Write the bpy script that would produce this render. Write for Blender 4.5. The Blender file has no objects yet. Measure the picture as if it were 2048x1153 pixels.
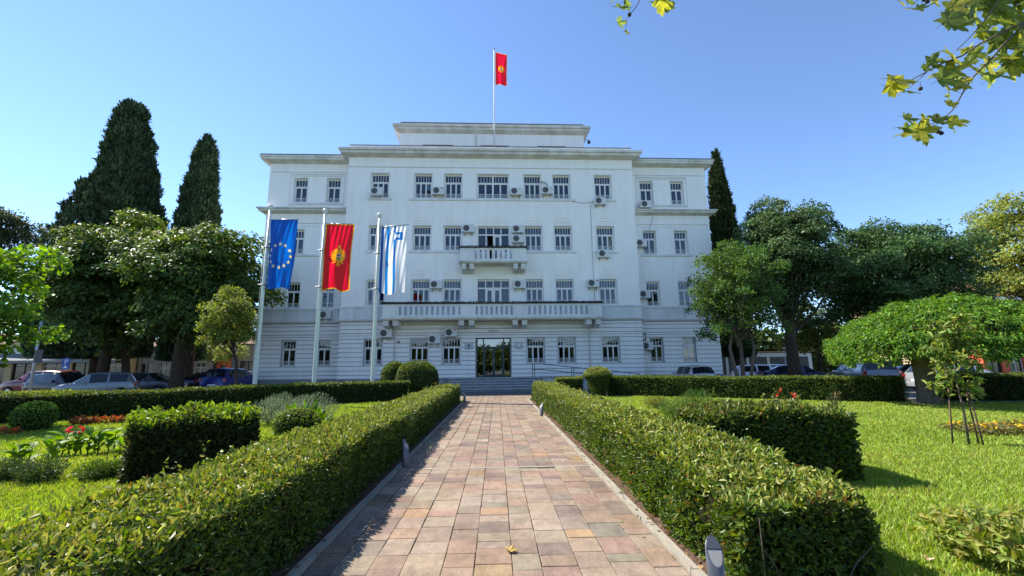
import bpy, bmesh, math, random
import numpy as np
from mathutils import Vector, Matrix

sc = bpy.context.scene
col = sc.collection
rnd = random.Random(7)
rng = np.random.default_rng(11)

# ------------------------------------------------------------------ camera
CAM = np.array([0.0, 0.0, 1.5])
CR = np.array([0.9993767909889201, -0.03331120637497516, -0.011678748329000494])
CU = np.array([0.005654747473460877, -0.17549880600085724, 0.9844634035469703])
CF = np.array([0.034843269991487666, 0.983915917455408, 0.1752010671034369])
FPX = 888.56
cd = bpy.data.cameras.new('camera')
cam = bpy.data.objects.new('camera', cd)
col.objects.link(cam)
cam.matrix_world = Matrix(((CR[0], CU[0], -CF[0], 0), (CR[1], CU[1], -CF[1], 0), (CR[2], CU[2], -CF[2], 1.5), (0, 0, 0, 1)))
cd.sensor_fit = 'HORIZONTAL'
cd.sensor_width = 36.0
cd.lens = FPX / 2048 * 36
cd.clip_start = 0.05
cd.clip_end = 3000
sc.camera = cam

# ------------------------------------------------------------------ sky and sun
SUN = Vector((0.80, -0.42, -1.0)).normalized()      # direction the light travels
w = bpy.data.worlds.new('World')
sc.world = w
w.use_nodes = True
nt = w.node_tree
bg = nt.nodes['Background']
sky = nt.nodes.new('ShaderNodeTexSky')
sky.sky_type = 'NISHITA'
sky.sun_disc = False
sky.sun_elevation = math.asin(-SUN.z)
sky.sun_rotation = math.atan2(-SUN.x, -SUN.y)
sky.altitude = 2200
sky.air_density = 1.0
sky.dust_density = 0.0
sky.ozone_density = 4.5
nt.links.new(sky.outputs[0], bg.inputs[0])
bg.inputs[1].default_value = 0.112
sd = bpy.data.lights.new('sun', 'SUN')
sd.energy = 4.3
sd.angle = math.radians(0.5)
sd.color = (1.0, 0.94, 0.85)
so = bpy.data.objects.new('sun', sd)
col.objects.link(so)
so.rotation_euler = SUN.to_track_quat('-Z', 'Y').to_euler()
so.location = (-30, 20, 40)
vs = sc.view_settings
vs.view_transform = 'Standard'
vs.look = 'None'
vs.exposure = 1.45
vs.gamma = 1.0
vs.use_curve_mapping = False
cy = sc.cycles
cy.max_bounces = 8
cy.diffuse_bounces = 5
cy.glossy_bounces = 3
cy.transmission_bounces = 4
cy.transparent_max_bounces = 8
cy.caustics_reflective = False
cy.caustics_refractive = False
cy.sample_clamp_indirect = 6.0

# ------------------------------------------------------------------ small helpers
def ray(x, y):
    return CF + CR * ((x - 1024) / FPX) - CU * ((y - 576.5) / FPX)

def at(x, y, Y):                       # the point at distance Y that shows at x, y of the photograph
    d = ray(x, y)
    return CAM + d * (Y / d[1])

def gp(x, y, z=0.0):                   # the point of the ground there
    d = ray(x, y)
    return CAM + d * ((z - CAM[2]) / d[2])

def tag(o, label=None, cat=None, group=None, kind=None):
    if label: o['label'] = label
    if cat: o['category'] = cat
    if group: o['group'] = group
    if kind: o['kind'] = kind
    return o

def link(name, data, parent=None, loc=None, rot=None, scale=None):
    o = bpy.data.objects.new(name, data)
    col.objects.link(o)
    if parent is not None: o.parent = parent
    if loc is not None: o.location = loc
    if rot is not None: o.rotation_euler = rot
    if scale is not None: o.scale = scale
    return o

def empty(name, loc=(0, 0, 0), rz=0.0):
    o = bpy.data.objects.new(name, None)
    o.empty_display_size = 0.2
    col.objects.link(o)
    o.location = loc
    o.rotation_euler = (0, 0, rz)
    return o

def copy_tree(o, parent=None):
    c = o.copy()
    col.objects.link(c)
    c.parent = parent
    for ch in KIDS.get(o.name, []):
        copy_tree(ch, c)
    return c

KIDS = {}

class MB:
    """collects simple shapes into one mesh"""
    def __init__(s):
        s.v = []
        s.f = []
        s.m = []
        s.sm = []
    def add(s, vs, fs, mi=0, smooth=False):
        b = len(s.v)
        s.v.extend([tuple(map(float, p)) for p in vs])
        for f in fs:
            s.f.append(tuple(i + b for i in f))
            s.m.append(mi)
            s.sm.append(smooth)
        return s
    def box(s, x0, x1, y0, y1, z0, z1, mi=0):
        v = [(x0, y0, z0), (x1, y0, z0), (x1, y1, z0), (x0, y1, z0), (x0, y0, z1), (x1, y0, z1), (x1, y1, z1), (x0, y1, z1)]
        return s.add(v, [(0, 3, 2, 1), (4, 5, 6, 7), (0, 1, 5, 4), (1, 2, 6, 5), (2, 3, 7, 6), (3, 0, 4, 7)], mi)
    def bbox(s, x0, x1, y0, y1, z0, z1, b=0.01, mi=0):
        """box with its upper and front edges eased"""
        v = []
        for z, i in ((z0, 0), (z1 - b, 0), (z1, b)):
            v += [(x0 + i, y0 + i, z), (x1 - i, y0 + i, z), (x1 - i, y1 - i, z), (x0 + i, y1 - i, z)]
        f = [(3, 2, 1, 0), (8, 9, 10, 11)]
        for k in (0, 4):
            for j in range(4):
                f.append((k + j, k + (j + 1) % 4, k + 4 + (j + 1) % 4, k + 4 + j))
        return s.add(v, f, mi)
    def tube(s, pts, rad, n=6, mi=0, cap=True, smooth=True):
        pts = [Vector(p) for p in pts]
        if not isinstance(rad, (list, tuple)): rad = [rad] * len(pts)
        vs = []
        up = Vector((0.3, 0.2, 1)).normalized()
        for i, p in enumerate(pts):
            d = (pts[min(i + 1, len(pts) - 1)] - pts[max(i - 1, 0)])
            d = d.normalized() if d.length > 1e-9 else Vector((0, 0, 1))
            a = d.cross(up)
            if a.length < 0.05: a = d.cross(Vector((1, 0, 0)))
            a.normalize()
            b = d.cross(a)
            for k in range(n):
                t = 2 * math.pi * k / n
                vs.append(p + (a * math.cos(t) + b * math.sin(t)) * rad[i])
        fs = []
        for i in range(len(pts) - 1):
            for k in range(n):
                fs.append((i * n + k, i * n + (k + 1) % n, (i + 1) * n + (k + 1) % n, (i + 1) * n + k))
        s.add(vs, fs, mi, smooth)
        if cap:
            b = len(s.v) - len(vs)
            s.f += [tuple(range(b + n - 1, b - 1, -1)), tuple(range(b + (len(pts) - 1) * n, b + len(pts) * n))]
            s.m += [mi, mi]
            s.sm += [False, False]
        return s
    def lathe(s, prof, n=12, c=(0, 0, 0), mi=0, smooth=True):
        vs = []
        for r, z in prof:
            for k in range(n):
                t = 2 * math.pi * k / n
                vs.append((c[0] + r * math.cos(t), c[1] + r * math.sin(t), c[2] + z))
        fs = []
        for i in range(len(prof) - 1):
            for k in range(n):
                fs.append((i * n + k, i * n + (k + 1) % n, (i + 1) * n + (k + 1) % n, (i + 1) * n + k))
        s.add(vs, fs, mi, smooth)
        b = len(s.v) - len(vs)
        for ring, rev in ((0, True), (len(prof) - 1, False)):
            if prof[ring][0] > 1e-4:
                t = list(range(b + ring * n, b + ring * n + n))
                s.f.append(tuple(reversed(t)) if rev else tuple(t))
                s.m.append(mi)
                s.sm.append(False)
        return s
    def prism(s, poly, axis, a0, a1, mi=0):
        """poly in the other two axes, extruded along axis from a0 to a1"""
        def P(p, a):
            return {'x': (a, p[0], p[1]), 'y': (p[0], a, p[1]), 'z': (p[0], p[1], a)}[axis]
        n = len(poly)
        vs = [P(p, a0) for p in poly] + [P(p, a1) for p in poly]
        fs = [tuple(range(n - 1, -1, -1)), tuple(range(n, 2 * n))] + [(i, (i + 1) % n, n + (i + 1) % n, n + i) for i in range(n)]
        return s.add(vs, fs, mi)
    def mesh(s, name, mats):
        me = bpy.data.meshes.new(name)
        me.from_pydata(s.v, [], s.f)
        for m in (mats if isinstance(mats, (list, tuple)) else [mats]): me.materials.append(m)
        me.polygons.foreach_set('material_index', s.m)
        me.polygons.foreach_set('use_smooth', s.sm)
        bm = bmesh.new()
        bm.from_mesh(me)
        bmesh.ops.recalc_face_normals(bm, faces=bm.faces)
        bm.to_mesh(me)
        bm.free()
        me.update()
        return me
    def build(s, name, mats, parent=None, **k):
        return link(name, s.mesh(name, mats), parent, **k)

def np_mesh(name, verts, faces, mats, colors=None, smooth=False):
    """faces: an (n, k) array, every face with k corners"""
    me = bpy.data.meshes.new(name)
    verts = np.asarray(verts, np.float32)
    faces = np.asarray(faces, np.int32)
    n, k = faces.shape
    me.vertices.add(len(verts))
    me.vertices.foreach_set('co', verts.ravel())
    me.loops.add(n * k)
    me.loops.foreach_set('vertex_index', faces.ravel())
    me.polygons.add(n)
    me.polygons.foreach_set('loop_start', np.arange(0, n * k, k, dtype=np.int32))
    me.polygons.foreach_set('loop_total', np.full(n, k, np.int32))
    me.polygons.foreach_set('use_smooth', np.full(n, bool(smooth)))
    for m in (mats if isinstance(mats, (list, tuple)) else [mats]): me.materials.append(m)
    if colors is not None:
        a = me.color_attributes.new('Col', 'FLOAT_COLOR', 'POINT')
        c = np.ones((len(verts), 4), np.float32)
        c[:, :3] = colors
        a.data.foreach_set('color', c.ravel())
    me.update(calc_edges=True)
    return me

# ------------------------------------------------------------------ materials
MATS = {}
def mat(name, c=(0.8, 0.8, 0.8), rough=0.7, spec=0.3, metal=0.0, noise=0.0, nscale=3.0, c2=None, bump=0.0, bscale=40.0, obj_random=0.0, streak=False):
    if name in MATS: return MATS[name]
    m = bpy.data.materials.new(name)
    MATS[name] = m
    m.use_nodes = True
    t = m.node_tree
    b = t.nodes['Principled BSDF']
    b.inputs['Base Color'].default_value = (*c, 1)
    b.inputs['Roughness'].default_value = rough
    b.inputs['Specular IOR Level'].default_value = spec
    b.inputs['Metallic'].default_value = metal
    if noise or bump:
        tc = t.nodes.new('ShaderNodeTexCoord')
    if noise:
        mp = t.nodes.new('ShaderNodeMapping')
        t.links.new(tc.outputs['Object'], mp.inputs[0])
        if streak: mp.inputs['Scale'].default_value = (1, 1, 0.16)
        n = t.nodes.new('ShaderNodeTexNoise')
        n.inputs['Scale'].default_value = nscale
        n.inputs['Detail'].default_value = 8
        n.inputs['Roughness'].default_value = 0.65
        t.links.new(mp.outputs[0], n.inputs['Vector'])
        rp = t.nodes.new('ShaderNodeValToRGB')
        rp.color_ramp.elements[0].position = 0.35
        rp.color_ramp.elements[1].position = 0.65
        lo = c2 if c2 else tuple(x * (1 - noise) for x in c)
        rp.color_ramp.elements[0].color = (*lo, 1)
        rp.color_ramp.elements[1].color = (*c, 1)
        t.links.new(n.outputs['Fac'], rp.inputs[0])
        src = rp.outputs[0]
        if obj_random:
            oi = t.nodes.new('ShaderNodeObjectInfo')
            hs = t.nodes.new('ShaderNodeHueSaturation')
            ma = t.nodes.new('ShaderNodeMapRange')
            ma.inputs['To Min'].default_value = 1 - obj_random
            ma.inputs['To Max'].default_value = 1 + obj_random
            t.links.new(oi.outputs['Random'], ma.inputs[0])
            t.links.new(ma.outputs[0], hs.inputs['Value'])
            t.links.new(src, hs.inputs['Color'])
            src = hs.outputs[0]
        t.links.new(src, b.inputs['Base Color'])
    if bump:
        n2 = t.nodes.new('ShaderNodeTexNoise')
        n2.inputs['Scale'].default_value = bscale
        n2.inputs['Detail'].default_value = 5
        t.links.new(tc.outputs['Object'], n2.inputs['Vector'])
        bp = t.nodes.new('ShaderNodeBump')
        bp.inputs['Strength'].default_value = bump
        bp.inputs['Distance'].default_value = 0.02
        t.links.new(n2.outputs['Fac'], bp.inputs['Height'])
        t.links.new(bp.outputs[0], b.inputs['Normal'])
    return m

def mat_vcol(name, rough=0.5, spec=0.35, translucent=0.0, sat=1.0, bump=0.0):
    if name in MATS: return MATS[name]
    m = bpy.data.materials.new(name)
    MATS[name] = m
    m.use_nodes = True
    t = m.node_tree
    b = t.nodes['Principled BSDF']
    a = t.nodes.new('ShaderNodeAttribute')
    a.attribute_name = 'Col'
    b.inputs['Roughness'].default_value = rough
    b.inputs['Specular IOR Level'].default_value = spec
    t.links.new(a.outputs['Color'], b.inputs['Base Color'])
    if bump:
        n2 = t.nodes.new('ShaderNodeTexNoise')
        n2.inputs['Scale'].default_value = 25
        n2.inputs['Detail'].default_value = 6
        bp = t.nodes.new('ShaderNodeBump')
        bp.inputs['Strength'].default_value = bump
        bp.inputs['Distance'].default_value = 0.01
        t.links.new(n2.outputs['Fac'], bp.inputs['Height'])
        t.links.new(bp.outputs[0], b.inputs['Normal'])
    if translucent:
        tr = t.nodes.new('ShaderNodeBsdfTranslucent')
        hs = t.nodes.new('ShaderNodeHueSaturation')
        hs.inputs['Hue'].default_value = 0.485
        hs.inputs['Saturation'].default_value = 1.15
        hs.inputs['Value'].default_value = 1.7
        t.links.new(a.outputs['Color'], hs.inputs['Color'])
        t.links.new(hs.outputs[0], tr.inputs[0])
        mx = t.nodes.new('ShaderNodeMixShader')
        mx.inputs[0].default_value = translucent
        t.links.new(b.outputs[0], mx.inputs[1])
        t.links.new(tr.outputs[0], mx.inputs[2])
        t.links.new(mx.outputs[0], t.nodes['Material Output'].inputs[0])
    return m

def mat_glass(name, tint=(0.75, 0.8, 0.85), refl=0.16, rough=0.02):
    if name in MATS: return MATS[name]
    m = bpy.data.materials.new(name)
    MATS[name] = m
    m.use_nodes = True
    t = m.node_tree
    t.nodes.remove(t.nodes['Principled BSDF'])
    tr = t.nodes.new('ShaderNodeBsdfTransparent')
    tr.inputs[0].default_value = (*tint, 1)
    gl = t.nodes.new('ShaderNodeBsdfGlossy')
    gl.inputs['Roughness'].default_value = rough
    lw = t.nodes.new('ShaderNodeFresnel')
    lw.inputs['IOR'].default_value = 1.5
    ma = t.nodes.new('ShaderNodeMath')
    ma.operation = 'ADD'
    ma.use_clamp = True
    ma.inputs[1].default_value = refl
    t.links.new(lw.outputs[0], ma.inputs[0])
    mx = t.nodes.new('ShaderNodeMixShader')
    t.links.new(ma.outputs[0], mx.inputs[0])
    t.links.new(tr.outputs[0], mx.inputs[1])
    t.links.new(gl.outputs[0], mx.inputs[2])
    t.links.new(mx.outputs[0], t.nodes['Material Output'].inputs[0])
    return m

M_WALL = mat('white_render', (0.90, 0.875, 0.82), 0.85, 0.2, noise=0.1, nscale=1.9, c2=(0.83, 0.80, 0.745), bump=0.12, bscale=30, streak=True)
M_TRIM = mat('white_trim', (0.78, 0.78, 0.75), 0.8, 0.2, noise=0.22, nscale=1.6, bump=0.15, bscale=22, streak=True)
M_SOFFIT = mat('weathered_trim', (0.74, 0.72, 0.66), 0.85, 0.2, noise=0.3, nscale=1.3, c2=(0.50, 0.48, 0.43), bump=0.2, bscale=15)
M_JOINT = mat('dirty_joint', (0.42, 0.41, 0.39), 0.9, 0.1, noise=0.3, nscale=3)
M_PLINTH = mat('grey_plinth', (0.30, 0.31, 0.33), 0.8, 0.25, noise=0.25, nscale=2, bump=0.15)
M_FRAME = mat('window_paint', (0.82, 0.81, 0.77), 0.55, 0.35, noise=0.12, nscale=5)
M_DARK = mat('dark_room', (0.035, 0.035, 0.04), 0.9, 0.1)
M_CURT = mat('net_curtain', (0.15, 0.155, 0.17), 0.9, 0.1, noise=0.5, nscale=9)
M_CURT2 = mat('cream_curtain', (0.32, 0.31, 0.28), 0.9, 0.1, noise=0.4, nscale=9)
M_CURT3 = mat('blue_grey_curtain', (0.10, 0.12, 0.18), 0.9, 0.1, noise=0.4, nscale=9)
M_RISER = mat('step_riser', (0.27, 0.27, 0.275), 0.85, 0.2, noise=0.3, nscale=3)  # dirty stone, darkened further in place of shade so the step edges show
M_BLIND = mat('blue_blind', (0.10, 0.22, 0.32), 0.8, 0.2, noise=0.2, nscale=6)
M_GLASS = mat_glass('window_glass', (0.55, 0.60, 0.66), 0.03)
M_DOORGLASS = mat_glass('door_glass', (0.16, 0.17, 0.18), 0.22)
M_DOOR = mat('dark_door_metal', (0.02, 0.03, 0.03), 0.4, 0.5)
M_TILE = mat('dark_coping_tile', (0.035, 0.035, 0.036), 0.75, 0.3, noise=0.5, nscale=6, bump=0.4, bscale=20)
M_ROOF = mat('roof_sheet', (0.16, 0.16, 0.165), 0.6, 0.4, noise=0.3, nscale=2)
M_STEP = mat('step_stone', (0.45, 0.46, 0.47), 0.75, 0.3, noise=0.25, nscale=3, bump=0.2)
M_BLACK = mat('black_metal', (0.025, 0.028, 0.03), 0.45, 0.5)
M_ACW = mat('appliance_white', (0.68, 0.68, 0.65), 0.5, 0.4, noise=0.12, nscale=4)
M_ACD = mat('fan_grille_grey', (0.06, 0.06, 0.065), 0.6, 0.4)
M_STEEL = mat('galvanised_steel', (0.42, 0.43, 0.44), 0.45, 0.5, metal=0.6, noise=0.15, nscale=8)
M_POLE = mat('pale_pole_paint', (0.62, 0.67, 0.60), 0.35, 0.5, noise=0.12, nscale=5)
M_BARK = mat('bark', (0.085, 0.06, 0.042), 0.95, 0.1, noise=0.5, nscale=6, bump=0.8, bscale=14)
M_BARKG = mat('grey_bark', (0.16, 0.13, 0.10), 0.95, 0.1, noise=0.4, nscale=7, bump=0.8, bscale=14)
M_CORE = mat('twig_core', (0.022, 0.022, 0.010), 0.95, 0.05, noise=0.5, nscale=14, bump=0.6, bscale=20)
M_LEAF = mat_vcol('leaf', 0.5, 0.2, 0.32)
M_HLEAF = mat_vcol('hedge_leaf', 0.45, 0.30, 0.26)
M_NEEDLE = mat_vcol('needle', 0.7, 0.15, 0.05)
M_GRASS = mat_vcol('grass_blade', 0.55, 0.25, 0.35)
M_CLOTH = mat_vcol('flag_cloth', 0.6, 0.2, 0.5)
M_SOIL = mat('soil', (0.13, 0.082, 0.055), 0.95, 0.1, noise=0.55, nscale=9, bump=1.0, bscale=30)
M_TYRE = mat('tyre_rubber', (0.015, 0.015, 0.016), 0.85, 0.2)
M_RIM = mat('wheel_rim', (0.45, 0.46, 0.47), 0.35, 0.5, metal=0.7)
M_CARGLASS = mat('car_glass', (0.012, 0.015, 0.018), 0.06, 0.7)
# ------------------------------------------------------------------ ground, lawns, path
def sheet(name, poly, z, m, label, kind='structure'):
    mb = MB()
    mb.add([(x, y, z) for x, y in poly], [tuple(range(len(poly)))])
    o = mb.build(name, m)
    return tag(o, label, name.split('_')[-1], kind=kind)

M_ASPH = mat('asphalt', (0.15, 0.147, 0.142), 0.9, 0.2, noise=0.35, nscale=1.5, bump=0.4, bscale=60)
M_LAWN = mat('lawn_green', (0.15, 0.25, 0.025), 0.95, 0.05, noise=0.45, nscale=2.2, c2=(0.10, 0.16, 0.024), bump=0.8, bscale=70)
M_BED = mat('joint_bed', (0.10, 0.085, 0.07), 0.95, 0.1, noise=0.3, nscale=12)
M_KERB = mat('kerb_stone', (0.30, 0.27, 0.215), 0.8, 0.2, noise=0.25, nscale=5, bump=0.25, bscale=35)
sheet('ground', [(1600 * math.cos(t * math.pi / 24), 1600 * math.sin(t * math.pi / 24)) for t in range(48)], -0.03, M_ASPH, 'grey asphalt ground around the building and car park')
LAWN_L = [(-1.56, -3), (-1.56, 21.2), (-3.0, 21.4), (-6.6, 20.2), (-11.8, 15.9), (-14.7, 13.9), (-24, 7.0), (-24, -3)]
LAWN_R = [(1.50, -3), (1.50, 21.3), (3.0, 22.3), (6.4, 22.4), (10.2, 20.0), (13.7, 17.1), (16.4, 16.4), (26, 14.6), (26, -3)][::-1]
sheet('lawn', LAWN_L, 0.0, M_LAWN, 'sunny mown lawn on the flagpole side of the path')
sheet('lawn', LAWN_R, 0.0, M_LAWN, 'sunny mown lawn on the staked sapling side of the path')
sheet('soil', [(-2.95, -3), (-1.53, -3), (-1.53, 21.1), (-2.95, 21.1)], 0.004, M_SOIL, 'bare brown soil under the hedge on the flagpole side')
sheet('soil', [(1.47, -3), (2.9, -3), (2.9, 21.2), (1.47, 21.2)], 0.004, M_SOIL, 'bare brown soil under the hedge on the sapling side')

path = empty('path', (0, 0, 0))
tag(path, 'straight paved path of mixed pink grey and ochre stone', kind='structure')
mb = MB()
mb.box(-1.52, 1.46, -3, 21.6, -0.025, 0.006)
mb.box(-7.0, 7.4, 21.6, 24.5, -0.025, 0.006)
mb.build('bedding', M_BED, path)

def paver_material(name, src):
    m = bpy.data.materials.new(name)
    m.use_nodes = True
    t = m.node_tree
    b = t.nodes['Principled BSDF']
    b.inputs['Roughness'].default_value = 0.72
    b.inputs['Specular IOR Level'].default_value = 0.3
    if src == 'object':
        a = t.nodes.new('ShaderNodeObjectInfo')
        cs = a.outputs['Color']
    else:
        a = t.nodes.new('ShaderNodeAttribute')
        a.attribute_name = 'Col'
        cs = a.outputs['Color']
    g = t.nodes.new('ShaderNodeNewGeometry')
    mp = t.nodes.new('ShaderNodeMapping')
    mp.inputs['Scale'].default_value = (1.0, 0.55, 1.0)
    mp.inputs['Rotation'].default_value = (0, 0, 0.5)
    t.links.new(g.outputs['Position'], mp.inputs[0])
    n = t.nodes.new('ShaderNodeTexNoise')
    n.inputs['Scale'].default_value = 9
    n.inputs['Detail'].default_value = 8
    n.inputs['Roughness'].default_value = 0.7
    n.inputs['Distortion'].default_value = 0.8
    t.links.new(mp.outputs[0], n.inputs['Vector'])
    rp = t.nodes.new('ShaderNodeValToRGB')
    rp.color_ramp.elements[0].position = 0.3
    rp.color_ramp.elements[1].position = 0.72
    rp.color_ramp.elements[0].color = (0.66, 0.62, 0.60, 1)
    rp.color_ramp.elements[1].color = (1.12, 1.08, 1.02, 1)
    t.links.new(n.outputs['Fac'], rp.inputs[0])
    mx = t.nodes.new('ShaderNodeMix')
    mx.data_type = 'RGBA'
    mx.blend_type = 'MULTIPLY'
    mx.inputs[0].default_value = 1
    n3 = t.nodes.new('ShaderNodeTexNoise')                     # dirt that runs on across the joints
    n3.inputs['Scale'].default_value = 1.3
    n3.inputs['Detail'].default_value = 7
    n3.inputs['Roughness'].default_value = 0.7
    t.links.new(g.outputs['Position'], n3.inputs['Vector'])
    r3 = t.nodes.new('ShaderNodeValToRGB')
    r3.color_ramp.elements[0].position = 0.32
    r3.color_ramp.elements[1].position = 0.6
    r3.color_ramp.elements[0].color = (0.70, 0.67, 0.64, 1)
    r3.color_ramp.elements[1].color = (1.05, 1.04, 1.03, 1)
    t.links.new(n3.outputs['Fac'], r3.inputs[0])
    m3 = t.nodes.new('ShaderNodeMix')
    m3.data_type = 'RGBA'
    m3.blend_type = 'MULTIPLY'
    m3.inputs[0].default_value = 1
    t.links.new(cs, m3.inputs[6])
    t.links.new(r3.outputs[0], m3.inputs[7])
    cs = m3.outputs[2]
    t.links.new(cs, mx.inputs[6])
    t.links.new(rp.outputs[0], mx.inputs[7])
    t.links.new(mx.outputs[2], b.inputs['Base Color'])
    n2 = t.nodes.new('ShaderNodeTexNoise')
    n2.inputs['Scale'].default_value = 38
    n2.inputs['Detail'].default_value = 6
    t.links.new(g.outputs['Position'], n2.inputs['Vector'])
    bp = t.nodes.new('ShaderNodeBump')
    bp.inputs['Strength'].default_value = 0.45
    bp.inputs['Distance'].default_value = 0.012
    t.links.new(n2.outputs['Fac'], bp.inputs['Height'])
    t.links.new(bp.outputs[0], b.inputs['Normal'])
    return m
M_PAV = paver_material('paving_stone', 'object')
M_PAVV = paver_material('paving_stone_far', 'attribute')
STONES = [((0.37, 0.30, 0.23), 34), ((0.34, 0.25, 0.195), 28), ((0.26, 0.20, 0.17), 14), ((0.41, 0.28, 0.17), 5), ((0.30, 0.26, 0.205), 14), ((0.40, 0.335, 0.26), 14), ((0.37, 0.265, 0.195), 16)]
def stone():
    c = rnd.choices([s[0] for s in STONES], [s[1] for s in STONES])[0]
    k = rnd.uniform(0.66, 0.75)
    return tuple(min(0.8, x * k * rnd.uniform(0.96, 1.04)) for x in c)

def paver_mesh(i):
    r = random.Random(i)
    j = lambda: r.uniform(-0.012, 0.012)
    a = [(-0.5 + j(), -0.5 + j()), (0.5 + j(), -0.5 + j()), (0.5 + j(), 0.5 + j()), (-0.5 + j(), 0.5 + j())]
    mb = MB()
    vs = [(x, y, 0) for x, y in a] + [(x, y, 0.9 + r.uniform(-0.03, 0.02)) for x, y in a] + [(x * 0.965, y * 0.965, 1.0 + r.uniform(-0.04, 0.03)) for x, y in a]
    fs = [(8, 9, 10, 11)] + [(k + q, k + (q + 1) % 4, k + 4 + (q + 1) % 4, k + 4 + q) for k in (0, 4) for q in range(4)]
    mb.add(vs, fs)
    return mb.mesh('paver', M_PAV)
PAVERS = [paver_mesh(i) for i in range(8)]
cols_x = [-1.44]
wds = [0.20, 0.27, 0.25, 0.30, 0.24, 0.29, 0.22, 0.28, 0.25, 0.30, 0.22]
k = 2.82 / sum(wds)
for q in wds: cols_x.append(cols_x[-1] + q * k)
tiles = []
for i in range(len(wds)):
    x0, x1 = cols_x[i], cols_x[i + 1]
    y = 2.35 + rnd.uniform(-0.3, 0)
    while y < 21.55:
        ln = rnd.choice([0.15, 0.2, 0.25, 0.25, 0.3, 0.3, 0.36, 0.45])
        y1 = min(y + ln, 21.58)
        if y < 7.02 < y1 or 7.02 <= y < 7.09:                # the pale strip laid across
            if y < 7.0 and 7.02 - y > 0.08: tiles.append((x0, x1, y, 7.02))
            y = 7.09
            continue
        if y1 - y > 0.06: tiles.append((x0, x1, y, y1))
        y = y1
for i in range(46):                                            # the cross walk in front of the steps
    x0 = -6.9 + i * 0.31
    y = 21.62
    while y < 24.2:
        y1 = min(y + rnd.choice([0.25, 0.3, 0.36, 0.45]), 24.22)
        tiles.append((x0, x0 + 0.31, y, y1))
        y = y1
tiles.sort(key=lambda t: (t[2] > 21.6, t[2]))
far = []
for i, (x0, x1, y0, y1) in enumerate(tiles):
    c = stone()
    if i < 300:
        o = link('paver', PAVERS[i % 8], path, loc=((x0 + x1) / 2, (y0 + y1) / 2, 0.0), scale=(x1 - x0 - 0.007, y1 - y0 - 0.007, 0.016 + rnd.uniform(0, 0.004)))
        o.color = (*c, 1)
    else:
        far.append((x0 + 0.0035, x1 - 0.0035, y0 + 0.0035, y1 - 0.0035, 0.016 + rnd.uniform(0, 0.003), c))
vv, ff, cc = [], [], []
for x0, x1, y0, y1, z, c in far:
    b = len(vv)
    vv += [(x0, y0, 0.0), (x1, y0, 0.0), (x1, y1, 0.0), (x0, y1, 0.0), (x0 + .004, y0 + .004, z), (x1 - .004, y0 + .004, z), (x1 - .004, y1 - .004, z), (x0 + .004, y1 - .004, z)]
    ff += [(b + 4, b + 5, b + 6, b + 7), (b, b + 1, b + 5, b + 4), (b + 1, b + 2, b + 6, b + 5), (b + 2, b + 3, b + 7, b + 6), (b + 3, b, b + 4, b + 7)]
    cc += [c] * 8
o = link('far_paving', np_mesh('far_paving', vv, ff, M_PAVV, cc), path)
o['kind'] = 'stuff'
MB().bbox(-1.44, 1.38, 7.025, 7.085, 0.0, 0.019, 0.003).build('cross_strip', M_KERB, path)
MB().bbox(-7.0, 7.4, 24.23, 24.55, 0.0, 0.03, 0.004).build('edge_strip', M_KERB, path)
kerb = MB().bbox(-0.5, 0.5, -0.5, 0.5, -0.02, 0.05, 0.012).mesh('kerb_stone', M_KERB)
for s in (-1, 1):
    y = 1.5
    while y < 21.0:
        ln = 0.98
        o = link('kerb_stone', kerb, path, loc=(-1.485 if s < 0 else 1.425, y + ln / 2, rnd.uniform(-0.004, 0.003)), scale=(0.075, ln, 1), rot=(0, 0, rnd.uniform(-0.004, 0.004)))
        y += ln + 0.006
# ------------------------------------------------------------------ the white building
BX, BY, BR = -0.2343, 31.103, 0.014112
bld = empty('office_building', (BX, BY, 0), BR)
tag(bld, 'white four storey public building with balconies, cornices and attic storey', 'building')
def bpos(s, off, z):
    c, q = math.cos(BR), math.sin(BR)
    return Vector((BX + s * c + off * q, BY + s * q - off * c, z))

def cut_wall(mb, s0, s1, z0, z1, yf, yb, holes, mi=0):
    """a wall slab seen from -y with rectangular openings and their reveals"""
    xs = sorted({s0, s1} | {h[0] for h in holes} | {h[1] for h in holes})
    zs = sorted({z0, z1} | {h[2] for h in holes} | {h[3] for h in holes})
    for a, b in zip(xs, xs[1:]):
        for c, d in zip(zs, zs[1:]):
            mx, mz = (a + b) / 2, (c + d) / 2
            if any(h[0] < mx < h[1] and h[2] < mz < h[3] for h in holes): continue
            mb.add([(a, yf, c), (b, yf, c), (b, yf, d), (a, yf, d)], [(0, 1, 2, 3)], mi)
    for a, b, c, d in holes:
        mb.add([(a, yf, c), (b, yf, c), (b, yf, d), (a, yf, d), (a, yb, c), (b, yb, c), (b, yb, d), (a, yb, d)],
               [(0, 4, 5, 1), (1, 5, 6, 2), (2, 6, 7, 3), (3, 7, 4, 0)], mi)

ROWS = [(1.71, 3.53), (5.80, 7.66), (9.78, 11.63), (13.73, 15.63)]
MAINC = [(-8.24, 1.26), (-5.11, 1.26), (-2.91, 1.26), (2.94, 1.26), (5.12, 1.26), (8.25, 1.26)]
WINGC = [(11.92, 0.96), (14.34, 0.96)]
WMAIN, WWING = 10.57, 16.68
holes_m = []
for r, (z0, z1) in enumerate(ROWS):
    for c, wd in MAINC: holes_m.append((c - wd / 2, c + wd / 2, z0, z1))
holes_m += [(-1.19, 1.19, 0.82, 3.53), (-1.15, 1.17, 4.9, 7.68), (-1.12, 1.20, 8.8, 11.63), (-1.15, 1.17, 13.73, 15.63)]
REC = 0.075           # the ground floor face lies this far behind the courses
def split(holes, z, up):
    return [(a, b, max(c, z) if up else c, d if up else min(d, z)) for a, b, c, d in holes if (d > z if up else c < z)]

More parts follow.
